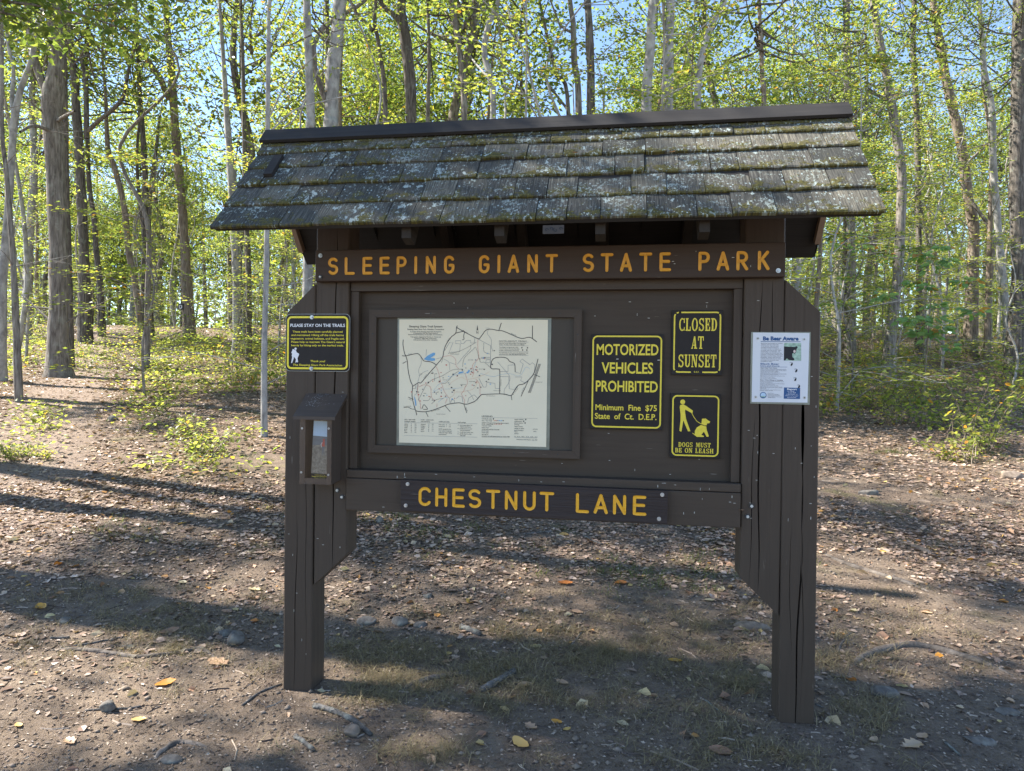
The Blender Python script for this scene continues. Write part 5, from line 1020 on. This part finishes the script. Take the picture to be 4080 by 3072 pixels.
def strand(name,label,pts,wpx,mt,cat,group,lift=.5,taper=.8,seed=0,bumpy=.10):
    r=np.random.default_rng(seed+700); W=[];R=[]
    for i,(px,py) in enumerate(pts):
        p,s=place(px,py); rad=wpx/2*s/FPX*(1-(1-taper)*i/(len(pts)-1)); W.append(p+np.array([0,0,rad*lift])); R.append(rad)
    if name=='tree_root': W[0][2]-=R[0]*1.5; W[-1][2]-=R[-1]*1.5
    path=smooth_path(W,6); rad=np.interp(np.arange(len(path))/6,np.arange(len(W)),R)*(1+bumpy*np.sin(np.arange(len(path))*1.3+seed))
    return tag(obj(name,tube(path,rad,9,rough=.10,r=r),mt,smooth=True,org=W[0]),label,cat,group)
for k,(lab,pts,w) in enumerate((('thick curved grey stick lying in front of the left post',[(1251,2820),(1329,2843),(1412,2881),(1477,2936)],23),('short pale-ended stick at the bottom left of the round tan stone',[(1177,2943),(1210,2966),(1250,2999)],20),('short dark stub of a branch below the middle of the lane board',[(1837,2508),(1875,2520),(1914,2533)],24),
 ('weathered grey chunk of wood in front of the board',[(1921,2762),(1985,2722),(2049,2684)],30),('thin dark twig leading to the foot of the left post',[(965,2814),(1040,2762),(1122,2728)],9),('long thin twig in the litter at middle left',[(258,2586),(380,2562),(490,2541)],8),('short dark twig at middle left above the light root',[(200,2549),(240,2546),(277,2544)],12),
 ('thin upright-slanting twig right of the middle ground',[(2272,2580),(2300,2545),(2322,2512)],8),('fallen thin branch below the lane board',[(2085,2135),(2140,2125),(2200,2122)],9),('pale forked twig on the ground right of the lane board',[(2330,2140),(2365,2160),(2400,2172)],9),('small dark stick on the soil at the lower left edge',[(560,2822),(505,2828),(340,2836)],9),('thin stick on the bare soil left of the right post',[(2805,2790),(2850,2825),(2895,2865)],8),('short stick lying right of the right post foot',[(3248,2808),(3280,2825)],8),('dark stick at the lower right corner',[(3765,2962),(3800,2995),(3825,3015)],12))): strand('fallen_stick',lab,pts,w,STICK,'stick','sticks on the forest floor',.7,.85,k)
for k,(lab,pts,w) in enumerate((('pale surface root winding across the ground at lower left',[(161,2592),(280,2592),(399,2600),(547,2620),(707,2606),(804,2590),(869,2634)],20),('dark bent root arching at the bottom left edge',[(611,3036),(643,2999),(727,2961),(862,2986)],24),('dark smooth root emerging from the bare soil in front of the board',[(1560,2770),(1663,2724),(1779,2698),(1933,2678)],26),
 ('long thick root curving across the lower right',[(3374,2672),(3451,2614),(3612,2576),(3754,2594),(3915,2645),(4080,2710)],30),('straight slanting root running right from behind the right post',[(3255,2189),(3361,2246),(3484,2285),(3612,2324),(3715,2362)],20),('shorter mossy root at the far right beyond the slanting one',[(3561,2150),(3664,2189),(3773,2234)],24),('thin kinked root right of the right post',[(3420,2500),(3372,2540),(3340,2600),(3385,2648)],12))): strand('tree_root',lab,pts,w,ROOT,'root','surface roots',.15,.9,k,.12)
def lone_leaf(label,px,py,wpx,tone,shape=0,seed=0,on=None):
    r=np.random.default_rng(seed+900)
    if on is None: p,s=place(px,py)
    else: p=np.array(on); s=2.6
    L=wpx*s/FPX*1.05; n,m=9,5; a=r.uniform(-.7,.7); a=a if r.random()<.5 else a+PI; c,sn=math.cos(a),math.sin(a); V=[]; cu=r.uniform(.4,1.3); cv=r.uniform(.3,1.0)
    for i in range(n):
        t=i/(n-1); w=math.sin(PI*min(1,t*.93+.05))**.8*.30
        if shape==1: w*=1+.38*math.sin(t*19)
        for j in range(m):
            q=(j/(m-1)-.5)*2; x=(t-.5)*L; y=q*w*L*(1+.05*r.normal()); z=cu*.35*L*(t-.5)**2+cv*.5*abs(q)**1.6*w*L*.8+.012*L*r.normal()
            V.append((x*c-y*sn,x*sn+y*c,z))
    V=np.array(V); V[:,2]-=V[:,2].min(); tl=r.uniform(-.15,.4); V[:,2]+=np.maximum(0,V[:,1]*tl); V=V+p+np.array([0,0,.003])
    i=np.arange(n-1)[:,None]*m+np.arange(m-1)[None,:]; g=G().add(V,np.stack([i,i+m,i+m+1,i+1],-1).reshape(-1,4),0,tone)
    return tag(obj('fallen_leaf',g,LONE,smooth=True,org=p),label,'leaf','fallen leaves lying singly')
LONE=leaf_mat('single fallen leaves',[(0,(.16,.085,.05)),(.25,(.34,.19,.12)),(.5,(.47,.32,.20)),(.7,(.52,.44,.26)),(.85,(.55,.30,.05)),(1,(.50,.17,.04))],trans=.12,tcol=.9,gloss=.3)
for k,(lab,px,py,w,tn,sh) in enumerate((
 ('yellow and orange leaf lying on the sunlit dirt at bottom centre',2075,2970,84,.88,0),('curled brown-tan leaf standing on its stalk in front of the board',2091,2735,56,.4,0),('round pale tan leaf right of the curled brown one',2239,2724,52,.5,0),('lobed tan oak leaf on the bare soil below the lane board',2114,2903,54,.45,1),('folded yellow-tan leaf beyond the yellow and orange one',2217,2880,44,.8,0),('small yellow leaf right of the folded yellow-tan one',2258,2908,34,.82,0),
 ('pinkish tan leaf at the shadow line below the lane board',1782,2642,42,.3,0),('tiny tan leaf on the soil near the dark smooth root',1666,2710,28,.42,1),('bright orange-red leaf in the middle distance under the lane board',2252,2330,56,.99,0),('orange-brown curled leaf right of the orange-red one',2474,2327,48,.9,0),('pale pink leaf among the moss under the board',2300,2443,46,.35,0),('pinkish folded leaf right of the left post',1699,2446,44,.32,0),
 ('long orange-brown leaf in the shade at lower left',659,2729,72,.93,0),('ragged pink-tan leaf on the soil at bottom left',277,2961,60,.36,1),('cream-yellow leaf on the soil at lower left',553,2871,54,.68,0),('yellow leaf at the left edge near the bottom',74,2896,42,.86,0),('orange-yellow leaf in the litter at middle left',161,2427,58,.87,0),('pale yellow lobed leaf just left of the left post',1013,2355,58,.70,1),
 ('brown-pink leaf standing up left of the left post',904,2443,52,.25,0),('large reddish brown leaf behind the largest stone',672,2523,72,.15,0),('cream curled leaf in the shade strip left of the left post',727,2324,40,.66,0),('lobed tan leaf in front of the largest grey stone',869,2645,96,.5,1),('big flat brown leaf at the bottom left of the right post',2872,3002,86,.28,0),('square tan leaf on the bare ground at lower right',3673,2938,58,.48,0),
 ('pale lobed leaf left of the square tan one',3638,2978,90,.62,1),('tan leaf caught in dry grass right of the right post',3480,2958,40,.5,0),('orange leaf at the shadow line left of the right post',2689,2636,54,.95,0),('cream leaf in the shade left of the right post',2827,2394,46,.66,0),('tan leaf on the ground far right of the right post',3693,2446,42,.45,0),('small orange leaf among litter right of the right post',3520,2200,28,.92,0),('small amber leaf under the right end of the lane board',2560,2300,26,.88,0))): lone_leaf(lab,px,py,w,tn,sh,k)
lone_leaf('small tan leaf stuck on the shingles near the middle of the roof',0,0,24,.40,0,51,on=slope(.16,.42,.026)); lone_leaf('pinkish leaf resting on the shingles right of the roof middle',0,0,26,.34,1,52,on=slope(.55,.40,.026))
lone_leaf('small tan leaf caught at the right end of the lower rail',0,0,24,.46,0,53,on=(.858,-.016,.872))

# low leafy plants
def proto_shrub(seed,H,ns,nl,size,mt,spread):
    r=np.random.default_rng(seed); t=link(bpy.data.objects.new('low_shrub',None)); g=G(); lf=G()
    for k in range(ns):
        a=r.uniform(0,2*PI); b=r.normal(0,.08,2); h=H*r.uniform(.5,1.1); o=np.array([math.cos(a),math.sin(a),0])*spread*r.uniform(.2,1); p0=np.array([b[0],b[1],-.05]); q=smooth_path([p0,p0+o*.4+[0,0,h*.6],p0+o+[0,0,h]],4); tube(q,np.linspace(.006,.0018,len(q)),5,g=g,cap=False)
        n=nl; i=r.integers(2,len(q),n); pos=q[i]+r.normal(0,1,(n,3))*np.array([.10,.10,.05])*H*1.1; A=rdir(r,n)+np.array([0,0,-.2]); N=np.array([0,0,1.])+r.normal(0,.4,(n,3)); z=size*r.uniform(.6,1.25,n)
        leaf_geo(lf,pos,A,N,z,z*.66,np.clip(r.normal(.5,.2,n)+(r.random(n)<.03)*.45,0,1),True,fold=.08,curl=.1)
    link(bpy.data.objects.new('stems',mesh('stems',g,BARK[3],True)),t); link(bpy.data.objects.new('foliage',mesh('foliage',lf,mt)),t); return t
PS=[proto_shrub(300,.50,10,17,.06,LEAFY,.5),proto_shrub(301,.75,9,18,.07,LEAFY,.55),proto_shrub(302,.30,12,14,.055,LEAFY,.6),proto_shrub(303,.6,7,13,.085,LEAFY,.5)]
r=np.random.default_rng(91); sh=[]
for x0,x1,y0,y1,n,where in ((0,110,900,1000,4,'at the left edge'),(300,440,735,800,13,'on the right bank of the trail'),(430,620,735,850,18,'between the trail and the left post'),(330,520,940,1010,3,'on the ground left of the left post'),(1775,1960,770,920,20,'right of the right post'),(1960,2212,770,930,20,'near the right edge'),(2000,2140,960,1010,4,'low on the right slope'),(150,240,745,800,4,'beside the stout forked tree'),(0,110,720,790,5,'in the wood at far left')):
    for k in range(n): sh.append((r.uniform(x0,x1),r.uniform(y0,y1),where))
useds=[False]*4; SK=['pale small','tall green','low spreading','broad leaved']
for i,(x,y,w) in enumerate(sh):
    p,s=gp(x*Q,y*Q); k=int(r.integers(0,4)) if s>8 else 2; sc=r.uniform(.7,1.25)*(.62 if s<7.5 else 1); rz=r.uniform(0,6); lab=f'{SK[k]} shrub growing {w}'
    if not useds[k]: o=PS[k]; useds[k]=True; o.location=p; o.rotation_euler=(0,0,rz); o.scale=(sc,)*3; tag(o,lab,'shrub','low shrubs of the undergrowth')
    else: o=dup(PS[k],p,rz,sc,lab,'low shrubs of the undergrowth'); o['category']='shrub'
# leafy ground cover in patches: seedlings and herbs nobody could count
g=G(); r=np.random.default_rng(93)
for x0,x1,y0,y1,n in ((300,470,735,800,700),(420,640,735,850,1500),(150,235,745,805,350),(0,120,700,780,350),(1775,1990,770,900,1400),(1960,2212,765,930,1500),(0,110,880,1000,260),(340,560,930,1020,260)):
    for _ in range(n//14):
        p,s=gp(r.uniform(x0,x1)*Q,r.uniform(y0,y1)*Q); m=14; o=r.normal(0,.16,(m,2))+p[:2]; hz=gh(o[:,0],o[:,1])+r.gamma(2,.05,m); A=rdir(r,m)+np.array([0,0,-.1]); L=r.uniform(.035,.075,m); leaf_geo(g,np.stack([o[:,0],o[:,1],hz],-1),A,np.array([0,0,1.])+r.normal(0,.35,(m,3)),L,L*.66,np.clip(r.normal(.55,.2,m),0,1),True,fold=.08,curl=.1)
for _ in range(200):
    d=r.uniform(6.5,28)*r.uniform(.6,1)+2; o_=r.gamma(2.0,.32)+1.0+.02*d; l=trail_q(d)+o_*(1 if r.random()<.6 else -1); x,y=CAM[:2]+F2*d+RX*l; m=20; o=r.normal(0,.15+.008*d,(m,2))+np.array([x,y]); hz=gh(o[:,0],o[:,1])+r.gamma(2,.04,m); A=rdir(r,m)+np.array([0,0,-.1]); L=r.uniform(.035,.075,m)*(.8+.035*d); leaf_geo(g,np.stack([o[:,0],o[:,1],hz],-1),A,np.array([0,0,1.])+r.normal(0,.35,(m,3)),L,L*.66,np.clip(r.normal(.55,.2,m),0,1),True,fold=.08,curl=.1)
tag(obj('ground_cover',g,LEAFY),'pale green seedlings and herbs covering the ground in patches','ground cover',kind='stuff')
# broad-leaved saplings at the right
def broad_sapling(label,stem,clusters,dz,seed,size=.155):
    r=np.random.default_rng(seed); c3=lambda x,y:(3000+x*.66,900+y*.66); p,D=gp(*c3(*stem[0])); t=thing('broad_leaved_sapling',p,label,'sapling'); g=G(); lf=G()
    S=[CAM+ray(*c3(x,y))*D for x,y in stem]; S[0][2]=p[2]-.05; q=smooth_path(S,6); tube(q,np.linspace(.014,.006,len(q)),6,g=g)
    for x,y,n,rad in clusters:
        n=int(n*1.7)
        c=CAM+ray(*c3(x,y))*(D+r.normal(0,dz)); i=np.argmin(np.linalg.norm(q-c,axis=1)+np.where(q[:,2]>c[2]+.05,3,0)); tube(smooth_path([q[i],(q[i]+c)/2+[0,0,.04],c],4),np.linspace(.006,.003,9),5,g=g,cap=False)
        R=rad*.66/FPX*D; a=np.linspace(0,2*PI,n,endpoint=False)+r.normal(0,.3,n); A=np.stack([np.cos(a),np.sin(a),r.normal(-.22,.2,n)],-1); L=size*r.uniform(.7,1.2,n); pos=c+A*np.maximum(R*r.uniform(.2,1.,n)-L*.5,.02)[:,None]+r.normal(0,.02,(n,3))
        leaf_geo(lf,pos,A,np.array([-.1,-.75,.75])+r.normal(0,.25,(n,3)),L,L*.55,np.clip(np.where(r.random(n)<.07,.95,r.normal(.42,.16,n)),0,1),True,fold=.10,curl=.16)
    obj('stem',g,BARK[3],t,True); obj('foliage',lf,LEAFD,t)
broad_sapling('slim sapling with tiers of broad green leaves and a few orange ones at the right',[(1030,1095),(1040,900),(1050,760),(1065,560),(1075,400),(1080,240)],[(1070,560,14,120),(960,560,10,90),(1150,620,12,90),(1000,640,10,90),(1090,660,10,80),(960,340,10,90),(1060,370,8,60),(1110,230,14,100),(1010,170,10,80),(1130,130,8,70),(1330,510,12,100),(1250,330,10,100),(1330,330,8,70),(1200,730,8,70),(1100,480,9,80),(1190,200,9,70),(800,420,9,90)],.35,61)
broad_sapling('thin sapling with drooping green leaves right beside the roof end',[(735,935),(718,700),(715,500),(730,360),(742,250)],[(470,470,10,80),(560,455,9,70),(680,470,9,70),(770,410,10,80),(700,130,12,110),(600,110,12,110),(520,100,9,80),(570,310,8,60),(620,50,10,90),(800,180,9,80),(720,390,8,60),(760,830,8,80),(840,840,7,60)],.3,62,.14)
# a bough of a tree outside the left edge hangs into the top left corner
t=thing('leafy_tree',at(-190,860,6.2)*np.array([1,1,0])+np.array([0,0,float(gh(*at(-190,860,6.2)[:2]))]),'leafy bough hanging into the top left corner from a tree outside the picture','tree'); r=np.random.default_rng(63); b=np.array(t.location)
g=G(); tube(smooth_path([b-[0,0,.2],b+[.05,0,2],b+[0,.1,5],b+[.1,0,8]],4),np.linspace(.13,.07,13),10,g=g,rough=.05,r=r); C=[]
for pts in ([(-150,-40),(0,0),(130,20),(260,60),(330,90)],[(-150,-20),(-20,20),(50,40),(90,60)],[(-150,-120),(80,-60),(250,-20),(420,5)],[(-150,-150),(200,-110),(420,-60)]):
    q=smooth_path([at(x,y,6.3+.25*k) for k,(x,y) in enumerate(pts)],6); tube(q,np.linspace(.02,.004,len(q)),6,g=g,cap=False)
    for c in q[3::1]: C.append(c+r.normal(0,.10,3)); C.append(c+r.normal(0,.16,3))
obj('trunk',g,BARK[0],t,True); lf=G(); clumps(r,np.array(C),.26,9,.085,True,lf,flat=.5,tilt=.4); obj('crown',lf,LEAF,t)

# the uncountable: leaf litter, crumbs, gravel, grass
def scatter(r,n,d0,d1,dens,wide=.86):
    """n points in front of the camera between two distances, spread by a density"""
    dd=np.linspace(d0,d1,400); pdf=dens(dd)*dd; c=np.cumsum(pdf); c/=c[-1]; d=np.interp(r.random(n),c,dd); l=r.uniform(-wide,wide,n)*d
    x=CAM[0]+F2[0]*d+RX[0]*l; y=CAM[1]+F2[1]*d+RX[1]*l; return x,y,d,l
def lay(r,x,y,size,tone,g,fine,asp=(.45,.75),tilt=.35,lift=.004,curl=.25):
    n=len(x); z=gh(x,y); P=np.stack([x,y,z+lift],-1); A=rdir(r,n,.35); N=np.array([0,0,1.])+r.normal(0,tilt,(n,3)); A[:,2]*=.6
    leaf_geo(g,P-A*(size/2)[:,None],A,N,size,size*r.uniform(*asp,n),tone,fine,fold=.14,curl=r.uniform(-.1,curl)); return g
r=np.random.default_rng(92); g=G()
x,y,d,l=scatter(r,26000,2.0,6.5,lambda d:np.clip((d-2.4)/2.4,.04,1)**1.7); k=(vnoise(x/.7,y/.7,8)>-.18)&~((abs(x)<1.3)&(y<-.15)&(r.random(len(x))<.75)); x,y=x[k],y[k]; lay(r,x,y,r.gamma(4,.0055,len(x))+.008,np.clip(r.normal(.5,.22,len(x)),0,1),g,True,lift=.005)
x,y,d,l=scatter(r,75000,5.0,13,lambda d:np.ones_like(d)); off=abs(l-trail_q(d)); k=(vnoise(x/1.3,y/1.3,9)>-.30)&((off>.65)|(r.random(len(x))<.30)); x,y=x[k],y[k]; lay(r,x,y,r.gamma(4,.0072,len(x))+.012,np.clip(r.normal(.55,.2,len(x)),0,1),g,False,lift=.008)
x,y,d,l=scatter(r,46000,12,34,lambda d:1/d); k=(abs(l-trail_q(d))>.6)|(r.random(len(x))<.3); x,y=x[k],y[k]; lay(r,x,y,r.uniform(.045,.10,len(x)),np.clip(r.normal(.55,.2,len(x)),0,1),g,False,lift=.012)
x,y,d,l=scatter(r,420,2.1,7.5,lambda d:np.ones_like(d)); lay(r,x,y,r.uniform(.035,.085,len(x)),np.clip(r.normal(.5,.25,len(x)),0,1),g2:=G(),True,(.5,.8),.45,.008,.5); g.merge(g2,1)
tag(obj('leaf_litter',g,[LITTER,LONE]),'scattered brown and pinkish dead leaves covering the forest floor','leaf litter',kind='stuff')
g=G(); x,y,d,l=scatter(r,60000,1.7,7,lambda d:1/d); lay(r,x,y,r.uniform(.006,.026,len(x))*(.7+.08*d),r.random(len(x)),g,False,(.18,.6),.5,.003)
n=2600; x,y,d,l=scatter(r,n,1.8,11,lambda d:1/d**.6); a=r.uniform(0,2*PI,n); L=r.gamma(2.5,.022,n)+.015; w=r.uniform(.0012,.0035,n)*(.7+.1*d); tt=np.where(r.random(n)<.7,r.uniform(0,.35,n),r.uniform(.6,1,n))
c,sn=np.cos(a),np.sin(a); V=[]
for s_ in (-.5,.05,.5):
    bx=x+c*L*s_-sn*L*.08*(1 if s_==.05 else 0); by=y+sn*L*s_+c*L*.08*(1 if s_==.05 else 0); bz=gh(bx,by)
    V+=[np.stack([bx-sn*w,by+c*w,bz],-1),np.stack([bx,by,bz+w*1.8],-1),np.stack([bx+sn*w,by-c*w,bz],-1)]
g.add(np.stack(V,1).reshape(-1,3),np.concatenate([np.arange(n)[:,None]*9+np.array([[k,k+3,k+4,k+1]]) for k in (0,1,3,4)]),0,np.repeat(tt,9))
tag(obj('crumbs',g,leaf_mat('bark crumbs and leaf bits',[(0,(.035,.026,.021)),(.4,(.10,.07,.053)),(.75,(.22,.155,.115)),(1,(.42,.33,.25))],trans=.05,tcol=.8,gloss=.2)),'tiny bits of bark and leaf strewn on the soil','forest debris',kind='stuff')
g=G(); x,y,d,l=scatter(r,5200,1.8,5.0,lambda d:1/d**1.6); z=gh(x,y); oc=np.array([[1,0,0],[0,1,0],[-1,0,0],[0,-1,0],[.1,.1,1],[0,0,-1]]); fc=np.array([[0,1,4],[1,2,4],[2,3,4],[3,0,4],[1,0,5],[2,1,5],[3,2,5],[0,3,5]])
n=len(x); S=r.gamma(2.0,.0022,n)+.002; V=(oc[None]*(1+r.normal(0,.2,(n,6,1))))*S[:,None,None]*np.stack([r.uniform(.8,1.4,n),r.uniform(.7,1.2,n),r.uniform(.5,.8,n)],-1)[:,None,:]+np.stack([x,y,z+S*.25],-1)[:,None,:]
g.add(V.reshape(-1,3),(np.arange(n)[:,None]*6)[:,:,None].repeat(1,1)+0 if False else (np.arange(n)[:,None,None]*6+fc[None]).reshape(-1,3)); tag(obj('gravel',g,STONE2,smooth=True),'small pinkish gravel pressed into the bare soil','gravel',kind='stuff')
def blades(r,cx,cy,nb,rad,h,g,tone,w=.0022,lean=.6):
    n=len(cx)*nb; i=np.repeat(np.arange(len(cx)),nb); x=cx[i]+r.normal(0,1,n)*rad; y=cy[i]+r.normal(0,1,n)*rad; z=gh(x,y)-.004; a=r.uniform(0,2*PI,n); L=h*r.uniform(.4,1.2,n); ln=np.abs(r.normal(lean,.35,n)); dx,dy=np.cos(a),np.sin(a); V=[]
    sx,sy=-dy,dx; ww=w*r.uniform(.6,1.4,n); kx,ky=r.normal(0,.25,n),r.normal(0,.25,n)
    for s,f in ((0,1),(.4,.9),(.75,.6),(1,.1)):
        hx=x+(dx*ln+kx*s)*L*s**1.6; hy=y+(dy*ln+ky*s)*L*s**1.6; hz=z+L*(s-.45*np.minimum(ln,1.6)*s*s)
        V+=[np.stack([hx-sx*ww*f,hy-sy*ww*f,hz],-1),np.stack([hx+sx*ww*f,hy+sy*ww*f,hz],-1)]
    V=np.stack(V,1).reshape(-1,3); b=np.arange(n)[:,None]*8; F=np.concatenate([b+np.array([[k,k+1,k+3,k+2]]) for k in (0,2,4)]); t=np.clip(tone+r.normal(0,.22,n),0,1); g.add(V,F,0,np.repeat(t,8))
g=G()
def band(n,pts):  # tuft centres scattered through patches of the photograph
    X=[]
    for px,py,rx,ry,k in pts:
        for _ in range(k): p,_s=gp(px+r.normal(0,rx),py+r.normal(0,ry)); X.append(p[:2])
    X=np.array(X); return X[:,0],X[:,1]
tx,ty=band(0,[(1850,2700,250,50,70),(1560,2740,100,60,26),(2150,2780,200,50,34),(2900,2720,140,60,34),(2750,2860,120,80,26),(3480,2880,60,60,22),(3350,2640,80,50,16),(2400,2620,220,35,46),(1600,2600,160,30,34),(700,2560,300,80,56),(500,2400,300,60,50),(2100,2500,350,60,46),(2800,2500,160,70,34),(1750,3000,250,40,14),(3100,3020,250,40,16),(3600,2500,250,120,34)])
blades(r,tx,ty,34,.035,.065,g,.5,.0011,1.2); tag(obj('dry_grass',g,DRYG),'wisps of dry tan grass on the bare ground','grass',kind='stuff')
g=G(); tx,ty=band(0,[(3560,1800,50,12,10),(800,1830,120,40,26),(420,1450,60,18,24),(380,1480,60,15,20),(640,1540,70,25,18),(1350,2050,150,20,10),(1700,2140,160,40,18),(2500,2300,260,50,22),(2900,2250,120,60,14),(520,2110,120,25,10),(4010,1820,50,20,8),(620,1660,80,20,12),(230,1640,60,20,12)])
blades(r,tx,ty,18,.05,.085,g,.5,.0016,1.0); tag(obj('green_grass',g,GRASS),'thin tufts of green grass beside the trail and under the board','grass',kind='stuff')

# thick unseen tree on the sunny side, placed so its shadow crosses the board's foot
t=thing('unseen_shade_tree',(-7.2,.98,float(gh(-7.2,.98))),'thick shade tree standing just beyond the left edge of the picture','tree'); b=np.array(t.location); r=np.random.default_rng(64)
g=G(); tube(smooth_path([b-[0,0,.3],b+[0,0,.3],b+[.05,.05,3],b+[-.1,.1,7],b+[.1,0,14]],5),np.interp(np.arange(21)/5,[0,1,2,3,4],[.42,.31,.26,.22,.1]),14,g=g,rough=.04,r=r); limbs(g,r,b+[-.1,.1,9],b+[.1,0,14],.15,8,2.2)
obj('trunk',g,BARK[0],t,True); crown_at(t,(.25,-.5,8.3),0,.62,2.0,.8,CROWNS); crown_at(t,(-.9,-.3,9.6),1,.6,1.0,.8,CROWNS)  # crowns hung where they shade most of the roof
